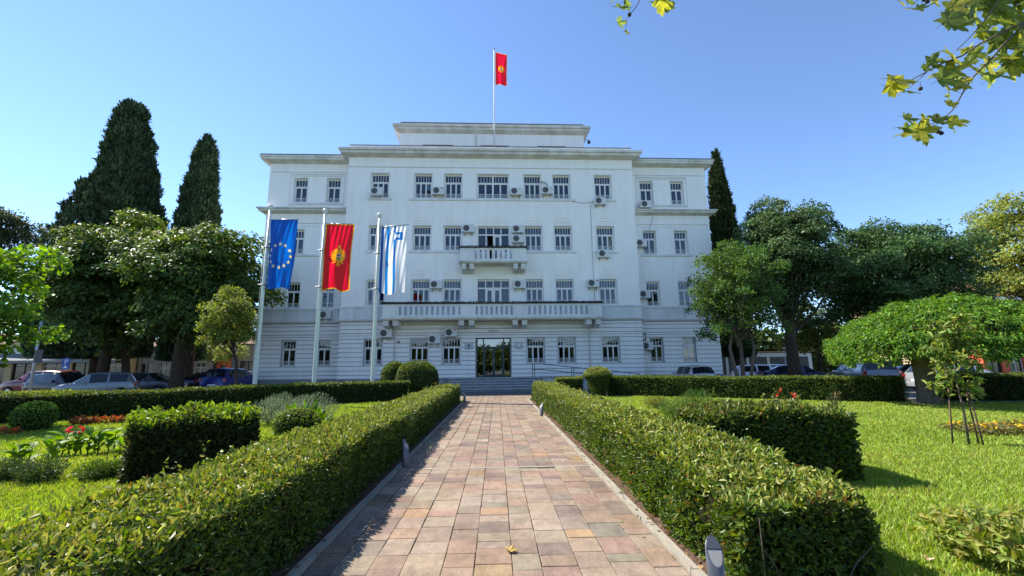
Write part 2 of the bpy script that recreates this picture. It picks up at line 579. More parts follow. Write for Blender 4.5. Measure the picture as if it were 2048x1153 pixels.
mb = MB()
cut_wall(mb, -WMAIN, WMAIN, 4.72, 17.0, 0.0, 0.32, split(holes_m, 4.72, True))
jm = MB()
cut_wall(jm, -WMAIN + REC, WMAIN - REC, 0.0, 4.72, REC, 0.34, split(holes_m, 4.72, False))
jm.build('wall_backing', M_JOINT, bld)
for s in (-1, 1):
    mb.add([(s * WMAIN, 0, 0), (s * WMAIN, 1.02, 0), (s * WMAIN, 1.02, 17), (s * WMAIN, 0, 17)], [(0, 1, 2, 3)])
    mb.add([(s * WMAIN, 1.02, 16), (s * WMAIN, 14, 16), (s * WMAIN, 14, 17.3), (s * WMAIN, 1.02, 17.3)], [(0, 1, 2, 3)])
wall = mb.build('wall', M_WALL, bld)
for s in (-1, 1):
    hs = []
    for z0, z1 in ROWS:
        for c, wd in WINGC: hs.append((s * c - wd / 2, s * c + wd / 2, z0, z1))
    a, b = sorted((s * WMAIN, s * WWING))
    mb = MB()
    cut_wall(mb, a, b, 4.72, 16.9, 1.0, 1.30, split(hs, 4.72, True))
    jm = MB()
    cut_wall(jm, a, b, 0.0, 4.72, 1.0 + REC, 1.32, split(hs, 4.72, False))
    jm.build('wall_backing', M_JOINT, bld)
    mb.add([(s * WWING, 1.0, 0), (s * WWING, 14, 0), (s * WWING, 14, 16.9), (s * WWING, 1.0, 16.9)], [(0, 1, 2, 3)])
    mb.build('wing_wall', M_WALL, bld)
# rear wall, floors and cross walls that keep the rooms dark behind the panes
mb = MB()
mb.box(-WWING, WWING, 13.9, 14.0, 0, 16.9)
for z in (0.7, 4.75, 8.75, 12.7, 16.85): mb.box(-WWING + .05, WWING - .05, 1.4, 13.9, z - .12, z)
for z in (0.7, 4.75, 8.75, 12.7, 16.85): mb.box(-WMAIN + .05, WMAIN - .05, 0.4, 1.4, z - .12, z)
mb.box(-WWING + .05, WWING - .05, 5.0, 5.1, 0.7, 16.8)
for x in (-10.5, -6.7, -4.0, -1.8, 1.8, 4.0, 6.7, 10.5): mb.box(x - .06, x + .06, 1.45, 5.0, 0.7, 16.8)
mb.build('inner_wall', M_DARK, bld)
mb = MB()
mb.box(-WWING, WWING, 1.05, 14, 16.95, 17.2)
mb.box(-WMAIN, WMAIN, 0.1, 14, 17.21, 17.5)
mb.build('roof', M_ROOF, bld)

# courses of the rusticated ground floor, every course its own piece
JO = [0.84, 1.09, 1.385, 1.69, 1.995, 2.30, 2.61, 2.92, 3.225, 3.535, 3.75, 3.915, 4.19, 4.50, 4.70]
def courses(a, b, yf, holes, side=None):
    for z0, z1 in zip(JO, JO[1:]):
        zt, zb = z1 - 0.042, z0 + 0.0
        pts = [a, b]
        gaps = sorted([(h[0] - 0.065, h[1] + 0.065) for h in holes if h[2] - .02 < (zb + zt) / 2 < h[3] + .02])
        x = a
        fl = 0.03 if 3.74 < z0 < 3.9 else 0.0
        for g0, g1 in gaps + [(b, b)]:
            if g0 - x > 0.05: MB().bbox(x, g0, yf + fl, yf + REC - 0.001, zb, zt, 0.008).build('wall_course', M_WALL, bld)
            x = g1
HM1 = [h for h in holes_m if h[2] < 4]
courses(-WMAIN, WMAIN, 0.0, HM1)
for s in (-1, 1):
    hs = [(s * c - wd / 2, s * c + wd / 2, *ROWS[0]) for c, wd in WINGC]
    a, b = sorted((s * (WMAIN + 0.001), s * WWING))
    courses(a, b, 1.0, hs)
mb = MB()
mb.box(-WMAIN - .05, -3.1, -0.05, 0.06, 0.0, 0.72)
mb.box(3.1, WMAIN + .05, -0.05, 0.06, 0.0, 0.72)
mb.box(-WMAIN - .02, -1.25, -0.02, 0.06, 0.723, 0.815)
mb.box(1.25, WMAIN + .02, -0.02, 0.06, 0.723, 0.815)
for s in (-1, 1):
    a, b = sorted((s * (WMAIN + .06), s * (WWING + .05)))
    mb.box(a, b, 0.95, 1.06, 0.0, 0.72)
    mb.box(a, b, 0.98, 1.06, 0.723, 0.815)
mb.build('plinth', M_PLINTH, bld)

def extrude_prof(mb, s0, s1, yb, prof, endl=True, endr=True, mi=0):
    """prof: (out, z) going up; runs along the front and returns round open ends"""
    n = len(prof)
    for i in range(n - 1):
        (o0, z0), (o1, z1) = prof[i], prof[i + 1]
        l0, l1 = (s0 - o0 if endl else s0), (s0 - o1 if endl else s0)
        r0, r1 = (s1 + o0 if endr else s1), (s1 + o1 if endr else s1)
        mb.add([(l0, yb - o0, z0), (r0, yb - o0, z0), (r1, yb - o1, z1), (l1, yb - o1, z1)], [(0, 1, 2, 3)], mi)
        if endl: mb.add([(l0, yb - o0, z0), (l1, yb - o1, z1), (l1, 14, z1), (l0, 14, z0)], [(0, 1, 2, 3)], mi)
        if endr: mb.add([(r0, yb - o0, z0), (r1, yb - o1, z1), (r1, 14, z1), (r0, 14, z0)], [(0, 1, 2, 3)], mi)

mb = MB()
extrude_prof(mb, -WMAIN, WMAIN, 0.0, [(0.0, 16.88), (0.10, 16.90), (0.50, 17.02), (0.52, 17.20), (0.62, 17.22), (0.64, 17.38), (0.10, 17.42), (0.10, 17.56)], True, True)
cor = mb.build('main_cornice', M_SOFFIT, bld)
mb = MB()
mb.box(-10.45, 10.45, -0.25, 0.2, 17.55, 17.70)
mb.build('parapet_strip', M_TRIM, bld)
mb = MB()
mb.box(-10.48, 10.48, -0.29, 0.25, 17.703, 17.75)
mb.build('roof_edge', M_ROOF, bld)
for s in (-1, 1):
    for nm, zz in (('upper_cornice', [(0.0, 16.78), (0.08, 16.80), (0.50, 16.93), (0.52, 17.08), (0.56, 17.10), (0.58, 17.24), (0.05, 17.28)]),
                   ('middle_cornice', [(0.0, 12.84), (0.08, 12.86), (0.40, 12.97), (0.42, 13.09), (0.50, 13.11), (0.52, 13.20), (0.02, 13.26)])):
        mb = MB()
        a, b = sorted((s * WMAIN, s * WWING))
        extrude_prof(mb, a, b, 1.0, zz, s < 0, s > 0)
        mb.build(nm, M_SOFFIT, bld)
    mb = MB()
    a, b = sorted((s * WMAIN, s * (WWING + .55)))
    mb.box(a, b, 0.44, 1.2, 17.285, 17.325)
    mb.build('roof_edge', M_ROOF, bld)
mb = MB()                                                    # ledges and string courses
mb.box(-WMAIN - .05, WMAIN + .05, -0.05, 0.0, 4.885, 5.66)
mb.bbox(-WMAIN - .10, WMAIN + .10, -0.11, 0.0, 5.663, 5.79, 0.02)
extrude_prof(mb, -WMAIN, WMAIN, 0.0, [(0.0, 4.703), (0.06, 4.71), (0.14, 4.80), (0.15, 4.86), (0.05, 4.882)], True, True)
mb.build('string_course', M_TRIM, bld)
for s in (-1, 1):
    a, b = sorted((s * (WMAIN + .06), s * WWING))
    mb = MB()
    mb.box(a, b, 0.95, 1.0, 4.885, 5.66)
    a2, b2 = sorted((s * (WMAIN + .11), s * (WWING + .06)))
    mb.bbox(a2, b2, 0.89, 1.0, 5.663, 5.79, 0.02)
    a2, b2 = sorted((s * (WMAIN + .16), s * WWING))
    extrude_prof(mb, a2, b2, 1.0, [(0.0, 4.703), (0.06, 4.71), (0.14, 4.80), (0.15, 4.86), (0.05, 4.882)], s < 0, s > 0)
    mb.build('string_course', M_TRIM, bld)
mb = MB()                                                    # thin mouldings
mb.bbox(-WMAIN + .0, WMAIN, -0.06, 0.0, 16.12, 16.17, 0.008)
for s in (-1, 1):
    a, b = sorted((s * WMAIN, s * WWING))
    mb.bbox(a, b, 0.95, 1.0, 16.11, 16.15, 0.008)
    mb.bbox(a, b, 0.95, 1.0, 12.10, 12.14, 0.008)
    c0, c1 = sorted((s * 11.15, s * 15.1))
    for x0, x1, z0, z1, q in ((c0, c1, 15.93, 16.0, .05), (c0 + .08, c1 - .08, 15.80, 15.84, .04)): mb.bbox(x0, x1, 1.0 - q, 1.0, z0, z1, 0.006)
    for x in (c0, c1): mb.box(x - .02, x + .02, 0.98, 1.0, 13.3, 15.925)
    mb.bbox(c0 + .1, c1 - .1, 1.0 - .02, 1.0, 11.86, 11.90, 0.006)
mb.build('moulding', M_TRIM, bld)
# stepped relief panels between the storeys
def relief(c, wd, z0, z1, y=0.0):
    mb = MB()
    mb.bbox(c - wd, c + wd, y - .03, y, z0, z1, 0.006)
    mb.bbox(c - wd * .8, c + wd * .8, y - .06, y - .0305, z0 + .16, z1 - .10, 0.006)
    mb.bbox(c - wd * .52, c + wd * .52, y - .09, y - .0605, z0 + .39, z1 - .22, 0.006)
    mb.build('relief_panel', M_WALL, bld)
for c, wd in MAINC:
    relief(c, 0.72, 11.84, 13.50)
    relief(c, 0.72, 7.88, 9.55)
relief(0.02, 1.25, 11.84, 13.50)
for s in (-1, 1):
    for c, wd in WINGC:
        relief(s * c, 0.56, 7.88, 9.5, 1.0)
        relief(s * c, 0.56, 11.76, 11.85, 1.0) if False else None
# sills
def sill(a, b, z, y=0.0, h=0.16):
    MB().bbox(a, b, y - .09, y + .02, z - h, z, 0.015).build('sill', M_TRIM, bld)
for c, wd in (MAINC[0], MAINC[5]):
    sill(c - .9, c + .9, 13.72)
    sill(c - .85, c + .85, 9.77)
sill(-6.1, 6.1, 13.72)
sill(-6.05, -2.32, 9.77)
sill(2.38, 6.05, 9.77)
for s in (-1, 1):
    a, b = sorted((s * 11.2, s * 15.05))
    sill(a, b, 13.72, 1.0)
    sill(a, b, 9.77, 1.0)
# thin reveals' surrounds
def surround(c, wd, z0, z1, y=0.0):
    mb = MB()
    t = .07
    mb.bbox(c - wd / 2 - t, c - wd / 2, y - .02, y + .01, z0, z1, .004)
    mb.bbox(c + wd / 2, c + wd / 2 + t, y - .02, y + .01, z0, z1, .004)
    mb.bbox(c - wd / 2 - t, c + wd / 2 + t, y - .02, y + .01, z1 + .002, z1 + .09, .004)
    mb.build('window_surround', M_TRIM, bld)
for r in (0, 1, 2, 3):
    for c, wd in MAINC: surround(c, wd, *ROWS[r])
    for s in (-1, 1):
        for c, wd in WINGC: surround(s * c, wd, *ROWS[r], 1.0)
surround(0.01, 2.32, *ROWS[3])

# ------------------------------------------------------------------ windows
def bar(mb, a, b, c, d, y0=0.0, y1=0.06):
    mb.box(a, b, y0, y1, c, d)
def window_parts(wd, h, nup, nlow):
    """meshes for a window of this size, its frame centred on x, sill at z 0, front at y 0"""
    f = MB()
    t = 0.055
    bar(f, -wd / 2, -wd / 2 + t, 0, h)
    bar(f, wd / 2 - t, wd / 2, 0, h)
    bar(f, -wd / 2 + t, wd / 2 - t, 0, t)
    bar(f, -wd / 2 + t, wd / 2 - t, h - t - .05, h)
    tz = h * 0.66
    bar(f, -wd / 2 + t, wd / 2 - t, tz - .04, tz + .05, -.015, .06)
    iw = wd - 2 * t
    for i in range(1, nup):
        x = -iw / 2 + iw * i / nup
        bar(f, x - .014, x + .014, tz + .05, h - t - .05, .012, .045)
    sw = iw / nlow
    for i in range(nlow):
        x0 = -iw / 2 + sw * i
        for a in (x0, x0 + sw - .05): bar(f, a + .001, a + .049, t, tz - .04, .006, .055)
        bar(f, x0 + .05, x0 + sw - .05, t, t + .05, .006, .055)
        bar(f, x0 + .05, x0 + sw - .05, tz - .085, tz - .04, .006, .055)
    fm = f.mesh('frame', M_FRAME)
    up = MB()
    up.box(-iw / 2, iw / 2, .024, .030, tz + .05, h - t - .05)
    um = up.mesh('transom_pane', M_GLASS)
    pane = MB()
    pane.box(-sw / 2 + .05, sw / 2 - .05, .026, .032, t + .05, tz - .085)
    pm = pane.mesh('pane', M_GLASS)
    g = MB()                                                 # low guard of small bars
    gh = h * 0.165
    bar(g, -iw / 2, iw / 2, t + gh, t + gh + .02, -.05, -.03)
    bar(g, -iw / 2, iw / 2, t + .03, t + .05, -.05, -.03)
    k = int(iw / 0.085)
    for i in range(k + 1):
        x = -iw / 2 + iw * i / k
        bar(g, x - .011, x + .011, t + .05, t + gh, -.048, -.032)
    gm = g.mesh('guard_rail', M_FRAME)
    cu = MB()
    n = 40
    vs = []
    for i in range(n + 1):
        x = -iw / 2 + iw * i / n
        y = .16 + .018 * math.sin(i * 1.9) + .01 * math.sin(i * 0.7)
        vs += [(x, y, .05), (x, y, h - .08)]
    cu.add(vs, [(2 * i, 2 * i + 2, 2 * i + 3, 2 * i + 1) for i in range(n)], 0, True)
    cm = cu.mesh('curtain', M_CURT)
    bl = MB()
    bl.box(-iw / 2, iw / 2, .11, .115, h * .38, tz)
    bm_ = bl.mesh('blind', M_BLIND)
    return dict(frame=fm, up=um, pane=pm, guard=gm, curtain=cm, blind=bm_, sw=sw, n=nlow, iw=iw, t=t, tz=tz, h=h)
def half_curtain(p, side):
    cu = MB()
    vs = []
    n = 16
    for i in range(n + 1):
        x = side * (p['iw'] / 2 - p['iw'] * 0.42 * i / n)
        y = .16 + .025 * math.sin(i * 1.5)
        zt = p['h'] - .1
        vs += [(x, y, .1), (x * (1 if i < 12 else 1.0) + side * 0.0, y, zt)]
    cu.add(vs, [(2 * i, 2 * i + 2, 2 * i + 3, 2 * i + 1) for i in range(n)], 0, True)
    return cu.mesh('curtain', M_CURT)
WP = {}
def window(c, wd, z0, z1, y, nup, nlow, guard=True, curtain='full', opened=None, label=None):
    key = (wd, round(z1 - z0, 2), nup, nlow)
    if key not in WP:
        WP[key] = window_parts(wd, z1 - z0, nup, nlow)
        WP[key]['hl'] = half_curtain(WP[key], -1)
        WP[key]['hr'] = half_curtain(WP[key], 1)
    p = WP[key]
    o = link('window', p['frame'], bld, loc=(c, y + 0.19, z0 + .002))
    if label: o['label'] = label
    link('transom_pane', p['up'], o)
    for i in range(nlow):
        if opened == i:
            sash = MB()
            sash.box(0, p['sw'] - .04, 0, .05, 0, .05)
            sash.box(0, p['sw'] - .04, 0, .05, p['tz'] - .16, p['tz'] - .11)
            sash.box(0, .05, 0, .05, .05, p['tz'] - .16)
            sash.box(p['sw'] - .09, p['sw'] - .04, 0, .05, .05, p['tz'] - .16)
            link('open_sash', sash.mesh('open_sash', M_FRAME), o, loc=(-p['iw'] / 2 + p['sw'] * i + .03, .07, p['t'] + .01), rot=(0, 0, math.radians(72)))
            continue
        link('pane', p['pane'], o, loc=(-p['iw'] / 2 + p['sw'] * (i + .5), 0, 0))
    if guard: link('guard_rail', p['guard'], o)
    if curtain == 'full': cs_ = [link('curtain', p['curtain'], o)]
    elif curtain == 'blind':
        link('blind', p['blind'], o)
    elif curtain == 'half':
        cs_ = [link('curtain', p['hl'], o), link('curtain', p['hr'], o)]
    elif curtain in ('hl', 'hr'):
        cs_ = [link('curtain', p[curtain], o)]
    if curtain in ('full', 'half', 'hl', 'hr'):
        mm = rnd.choice([None, None, M_CURT2, M_CURT3, M_CURT3])
        for q in cs_:
            if mm:
                q.material_slots[0].link = 'OBJECT'
                q.material_slots[0].material = mm
    return o
for r, (z0, z1) in enumerate(ROWS):
    for i, (c, wd) in enumerate(MAINC):
        cu = [['half', 'hr', 'half', 'full', 'hr', 'full'], ['none', 'none', 'half', 'none', 'none', 'hl'], ['full', 'full', 'full', 'full', 'full', 'half'], ['full', 'blind', 'blind', 'full', 'full', 'full']][r][i]
        op = {(3, 1): 2, (2, 5): 2, (0, 4): 0}.get((r, i))
        window(c, wd, z0, z1, 0.0, 6, 3, True, cu, op)
    for s in (-1, 1):
        for i, (c, wd) in enumerate(WINGC):
            cu = rnd.choice(['full', 'half', 'full']) if r else 'half'
            if r == 1: cu = rnd.choice(['none', 'hl'])
            window(s * c, wd, z0, z1, 1.0, 4, 2, True, cu)
o = window(0.01, 2.32, *ROWS[3], 0.0, 10, 4, True, 'full', None, 'wide four-light window at the middle of the top storey')
MB().box(-.06, .06, -.03, .07, .05, 1.8).build('mullion', M_FRAME, o)
# balcony doors
def balcony_door(c, wd, z0, z1, open_leaf):
    h = z1 - z0
    f = MB()
    t = .07
    bar(f, -wd / 2, -wd / 2 + t, 0, h)
    bar(f, wd / 2 - t, wd / 2, 0, h)
    bar(f, -wd / 2 + t, wd / 2 - t, h - t - .04, h)
    tz = z0 and h - 0.63
    bar(f, -wd / 2 + t, wd / 2 - t, tz - .05, tz + .05, -.015, .06)
    bw = (wd - 2 * t) / 4
    for i in (1, 2, 3): bar(f, -wd / 2 + t + bw * i - .035, -wd / 2 + t + bw * i + .035, 0, h - t - .04, -.005, .06)
    for i in (0, 3):
        x0 = -wd / 2 + t + bw * i
        f.box(x0 + .03, x0 + bw - .03, .0, .05, 0, 0.95)
    o = f.build('balcony_door', M_FRAME, bld, loc=(c, 0.19, z0 + .002))
    for i in range(4):
        x0 = -wd / 2 + t + bw * i
        MB().box(x0 + .036, x0 + bw - .036, .025, .031, tz + .05, h - t - .04).build('transom_pane', M_GLASS, o)
        if i in (0, 3):
            MB().box(x0 + .036, x0 + bw - .036, .025, .031, .95, tz - .05).build('pane', M_GLASS, o)
        else:
            lf = MB()
            W = bw - .075
            for a, b, c_, d in ((0, .09, 0, tz - .06), (W - .09, W, 0, tz - .06), (.09, W - .09, 0, .5), (.09, W - .09, tz - .16, tz - .06)): lf.box(a, b, .0, .05, c_, d)
            lo = lf.build('door_leaf', M_FRAME, o, loc=(x0 + .037, .06 if i == open_leaf else .005, .01), rot=(0, 0, math.radians(78 if i == open_leaf else 0)))
            MB().box(.09, W - .09, .02, .026, .5, tz - .16).build('pane', M_GLASS, lo)
    if open_leaf is None:
        MB().box(-wd / 2 + .1, wd / 2 - .1, .2, .21, .1, h - .1).build('curtain', M_CURT, o) if z0 > 8 else None
    return o
balcony_door(0.04, 2.32, 8.8, 11.63, 1)
balcony_door(0.01, 2.32, 4.9, 7.68, None)
# entrance
dr = MB()
for a, b, c, d in ((-1.19, -1.11, 0, 2.71), (1.11, 1.19, 0, 2.71), (-1.11, 1.11, 2.63, 2.71), (-1.11, 1.11, 0, .08), (-.74, -.66, .08, 2.63), (.66, .74, .08, 2.63), (-1.11, 1.11, 2.02, 2.10)): dr.box(a, b, 0, .09, c, d)
door = dr.build('entrance_door', M_DOOR, bld, loc=(0.01, 0.2, 0.822))
for x0, x1 in ((-.66, -.003), (.003, .66)):
    lf = MB()
    for a, b, c, d in ((x0, x0 + .09, .08, 2.02), (x1 - .09, x1, .08, 2.02), (x0 + .09, x1 - .09, .08, .2), (x0 + .09, x1 - .09, 1.93, 2.02)): lf.box(a, b, .015, .07, c, d)
    lo = lf.build('door_leaf', M_DOOR, door)
    MB().box(x0 + .09, x1 - .09, .035, .045, .2, 1.93).build('pane', M_DOORGLASS, lo)
    hx = x1 - .05 if x0 < 0 else x0 + .05
    MB().tube([(hx, -.04, .9), (hx, -.04, 1.3)], .015).build('handle', M_STEEL, lo)
for x0, x1 in ((-1.11, -.74), (.74, 1.11)):
    MB().box(x0, x1, .035, .045, .08, 2.02).build('side_pane', M_DOORGLASS, door)
    MB().box(x0, x1, .035, .045, 2.10, 2.63).build('transom_pane', M_DOORGLASS, door)
MB().box(-.66, .66, .035, .045, 2.10, 2.63).build('transom_pane', M_DOORGLASS, door)

# ------------------------------------------------------------------ balconies
def balcony(hs, out, zs, zp, zc, slots, corb, ch, cout):
    """half width, depth, slab (z0,z1), parapet top, coping top, slot edges, corbel edges"""
    mb = MB()
    mb.bbox(-hs - .06, hs + .06, -out - .08, -.151, zs[0] + .06, zs[1], .02)
    mb.box(-hs + .02, hs - .02, -out + .02, -.151, zs[0], zs[0] + .059)
    b = mb.build('balcony', M_SOFFIT, bld)
    zh0, zh1 = zs[1] + (zp - zs[1]) * .14, zs[1] + (zp - zs[1]) * .84
    mb = MB()
    holes = [(a, c, zh0, zh1) for a, c in slots]
    cut_wall(mb, -hs, hs, zs[1], zp, -out, -out + .12, holes)
    back = MB()
    cut_wall(back, -hs + .12, hs - .12, zs[1], zp, -out + .12, -out + .12, holes)
    mb.add(back.v, back.f)
    for s in (-1, 1):
        mb.box(*sorted((s * hs, s * (hs - .12))), -out + .001, -.151, zs[1], zp)
    for x in (-hs, -2.35, -1.45, 1.42, 2.3, hs):
        if abs(x) < hs - .3 or abs(x) == hs:
            mb.bbox(x - .03 if abs(x) < hs else x - .01, x + .03 if abs(x) < hs else x + .01, -out - .012, -out, zs[1], zp, .004) if abs(x) < hs else None
    mb.build('parapet', M_TRIM, b)
    # dark coping of small half-round tiles
    mb = MB()
    mb.box(-hs - .08, hs + .08, -out - .09, -out + .2, zp + .002, zp + .06)
    for s in (-1, 1): mb.box(*sorted((s * (hs + .08), s * (hs - .2))), -out + .2, -.151, zp + .002, zp + .06)
    x = -hs - .08
    while x < hs + .05:
        wd_ = rnd.uniform(.11, .15)
        hh = rnd.uniform(.08, .125)
        mb.prism([(x, zp + .06), (x + wd_, zp + .06), (x + wd_ * .85, zp + .06 + hh * .8), (x + wd_ * .5, zp + .06 + hh), (x + wd_ * .15, zp + .06 + hh * .8)], 'y', -out - .10, -out + .19)
        x += wd_ + rnd.uniform(0, .03)
    mb.build('coping', M_TILE, b)
    for a, c in corb:
        mb = MB()
        prof = [(-.151, zs[0] - ch), (-.25, zs[0] - ch + .02), (-.5, zs[0] - ch * .86), (-cout * .8, zs[0] - ch * .72), (-cout, zs[0] - ch * .66), (-cout, zs[0] - ch * .4), (-cout - .06, zs[0] - ch * .36), (-cout - .06, zs[0] - .001), (-.151, zs[0] - .001)]
        mb.prism(prof, 'x', a, c)
        mb.build('corbel', M_TRIM, b)
    return b
sl1 = [(-6.29 + i * .355, -6.13 + i * .355) for i in range(12)] + [(-1.2 + i * .335, -1.04 + i * .335) for i in range(8)] + [(2.35 + i * .355, 2.51 + i * .355) for i in range(12)]
b1 = balcony(7.37, 1.40, (4.66, 4.86), 5.72, 5.87, sl1, [(-7.37, -7.0), (-6.73, -6.36), (-2.35, -1.98), (-1.66, -1.30), (1.29, 1.65), (1.93, 2.28), (6.33, 6.69), (6.98, 7.33)], .52, 1.15)
b1['label'] = 'long balcony over the entrance with slotted parapet and dark tile coping'
sl2 = [(-1.29 + i * .348, -1.13 + i * .348) for i in range(8)]
b2 = balcony(2.30, 1.20, (8.60, 8.76), 9.66, 9.8, sl2, [(-2.17, -1.87), (-1.64, -1.34), (1.41, 1.71), (1.93, 2.24)], .55, 1.0)
b2['label'] = 'short upper balcony with slotted parapet and dark tile coping'

# ------------------------------------------------------------------ attic storey
at_ = MB()
AH = [(-5.7, -3.2, 18.9, 19.55), (-1.0, 1.35, 18.9, 19.55), (3.75, 6.1, 18.9, 19.55)]
cut_wall(at_, -7.6, 7.65, 17.5, 20.7, 3.0, 3.2, AH)
for x in (-7.6, 7.65): at_.add([(x, 3, 17.5), (x, 12, 17.5), (x, 12, 20.7), (x, 3, 20.7)], [(0, 1, 2, 3)])
at_.add([(-7.6, 12, 17.5), (7.65, 12, 17.5), (7.65, 12, 20.7), (-7.6, 12, 20.7)], [(0, 1, 2, 3)])
attic = at_.build('attic_storey', M_WALL, bld)
mb = MB()
for a, b, c, d in AH:
    mb.box(a + .002, b - .002, 3.15, 3.19, c, d - .12)
    mb.box(a + .002, b - .002, 3.08, 3.12, d - .118, d - .002)
mb.build('attic_window', M_DARK, attic)
mb = MB()
extrude_prof(mb, -7.6, 7.65, 3.0, [(0, 20.55), (.06, 20.57), (.35, 20.75), (.37, 20.92), (.50, 20.95), (.52, 21.12), (.02, 21.16), (.02, 21.2)], True, True)
mb.build('attic_cornice', M_SOFFIT, attic)
MB().box(-7.5, 7.58, 2.95, 12, 21.17, 21.42).build('attic_parapet', M_SOFFIT, attic)
MB().box(-7.56, 7.64, 2.9, 12, 21.423, 21.5).build('roof_edge', M_ROOF, attic)
mb = MB()
mb.tube([(-1.35, 2.93, 17.6), (-1.35, 2.93, 20.6), (-1.36, 2.6, 20.78), (-1.36, 2.42, 20.95)], .06, 8)
mb.build('downpipe', M_TRIM, attic)

# steps and ramp
st = MB()
H5 = 0.82 / 5
stp = []
for i in range(5):
    yf_ = -0.5 - (5 - i) * .31
    yb_ = -0.03 if i == 4 else -0.5 - (4 - i) * .31 + .02
    o = MB().bbox(-3.0, 3.25, yf_ - .045, yb_, (i + 1) * H5 - .055, (i + 1) * H5, .012).build('step', M_STEP, bld)
    MB().box(-2.97, 3.22, yf_, yb_, i * H5 - (.03 if i == 0 else -.001), (i + 1) * H5 - .056).build('riser', M_RISER, o)
ramp = MB()
ramp.add([(3.255, -.06, .0), (10.4, -.06, 0), (10.4, -1.5, 0), (3.255, -1.5, 0), (3.255, -.06, .80), (10.4, -.06, .03), (10.4, -1.5, .03), (3.255, -1.5, .80)], [(0, 1, 2, 3), (4, 7, 6, 5), (0, 4, 5, 1), (1, 5, 6, 2), (2, 6, 7, 3), (3, 7, 4, 0)])
ramp.build('ramp', M_STEP, bld)
hr = empty('handrail', bpos(2.55, 1.45, .82), BR)
tag(hr, 'dark steel handrail sloping down along the entrance ramp', 'handrail')
def rz(s): return .80 + (s - 3.2) * (-.77 / 7.2) if s > 3.2 else .82
for s_ in (0.0, 0.14, 2.6, 2.74, 4.9, 5.04, 7.0, 7.13):
    z = rz(2.55 + s_) - .82
    MB().tube([(s_, 0, z), (s_, 0, z + .86)], .022).build('post', M_BLACK, hr)
for dz, nm in ((.86, 'top_rail'), (.50, 'middle_rail')):
    MB().tube([(0, 0, dz), (.65, 0, dz)] + [(s_, 0, rz(2.55 + s_) - .82 + dz) for s_ in (2.6, 5.0, 7.13)], .024).build(nm, M_BLACK, hr)

# downpipes on the ground floor
for x in (-6.77, 6.72):
    mb = MB()
    mb.tube([(x, -.075, 0.3), (x, -.075, 4.3), (x, -.3, 4.62)], .045, 8)
    for z in (1.2, 2.6, 3.9): mb.lathe([(.06, 0), (.06, .04)], 8, (x, -.075, z))
    mb.build('downpipe', M_TRIM, bld)

# ------------------------------------------------------------------ things fixed to the building
def bthing(name, s, off, z, label, cat, group=None):
    return tag(empty(name, bpos(s, off, z), BR), label, cat, group)
def ac_unit(s, off, z, label, dark=False, bracket=True, badge=False, wd=.84, h=.56):
    """outdoor unit: off is how far its back stands from the main face, z its middle"""
    o = bthing('air_conditioner', s, off, z - h / 2, label, 'air conditioner', 'outdoor air conditioner units on the facade')
    d = .30
    MB().bbox(-wd / 2, wd / 2, -d - .08, -.08, 0, h, .015).build('casing', M_ACW, o)
    g = MB()
    cx = -wd * .16
    R = h * .40
    ring = [(cx + R * math.cos(t * math.pi / 12), h * .5 + R * math.sin(t * math.pi / 12)) for t in range(24)]
    g.prism(ring, 'y', -d - .088, -d - .0805)
    gr = g.build('fan_grille', M_ACD, o)
    r_ = MB()
    for q in (.33, .62, .9):
        rr = [(cx + R * q * math.cos(t * math.pi / 8), -d - .092, h * .5 + R * q * math.sin(t * math.pi / 8)) for t in range(17)]
        r_.tube(rr, .006, 4)
    r_.lathe([(R * .16, 0), (R * .16, .006)], 10, (0, 0, 0))
    r_.build('grille_ring', M_STEEL, o)
    v = MB()
    for i in range(5): v.box(wd / 2 - .005, wd / 2 + .004, -d - .02, -.14, .1 + i * .07, .125 + i * .07)
    v.build('side_vent', M_ACD, o)
    if badge: MB().box(wd * .25, wd * .42, -d - .084, -d - .0805, h * .74, h * .86).build('badge', mat('badge_red', (.4, .03, .06), .5), o)
    if bracket:
        for x in (-wd * .32, wd * .32):
            b = MB()
            b.box(x - .025, x + .025, -d - .06, -.005, -.05, -.003)
            b.prism([(-.005, -.05), (-.3, -.05), (-.005, -.24)], 'x', x - .012, x + .012)
            b.build('bracket', M_STEEL, o)
    return o
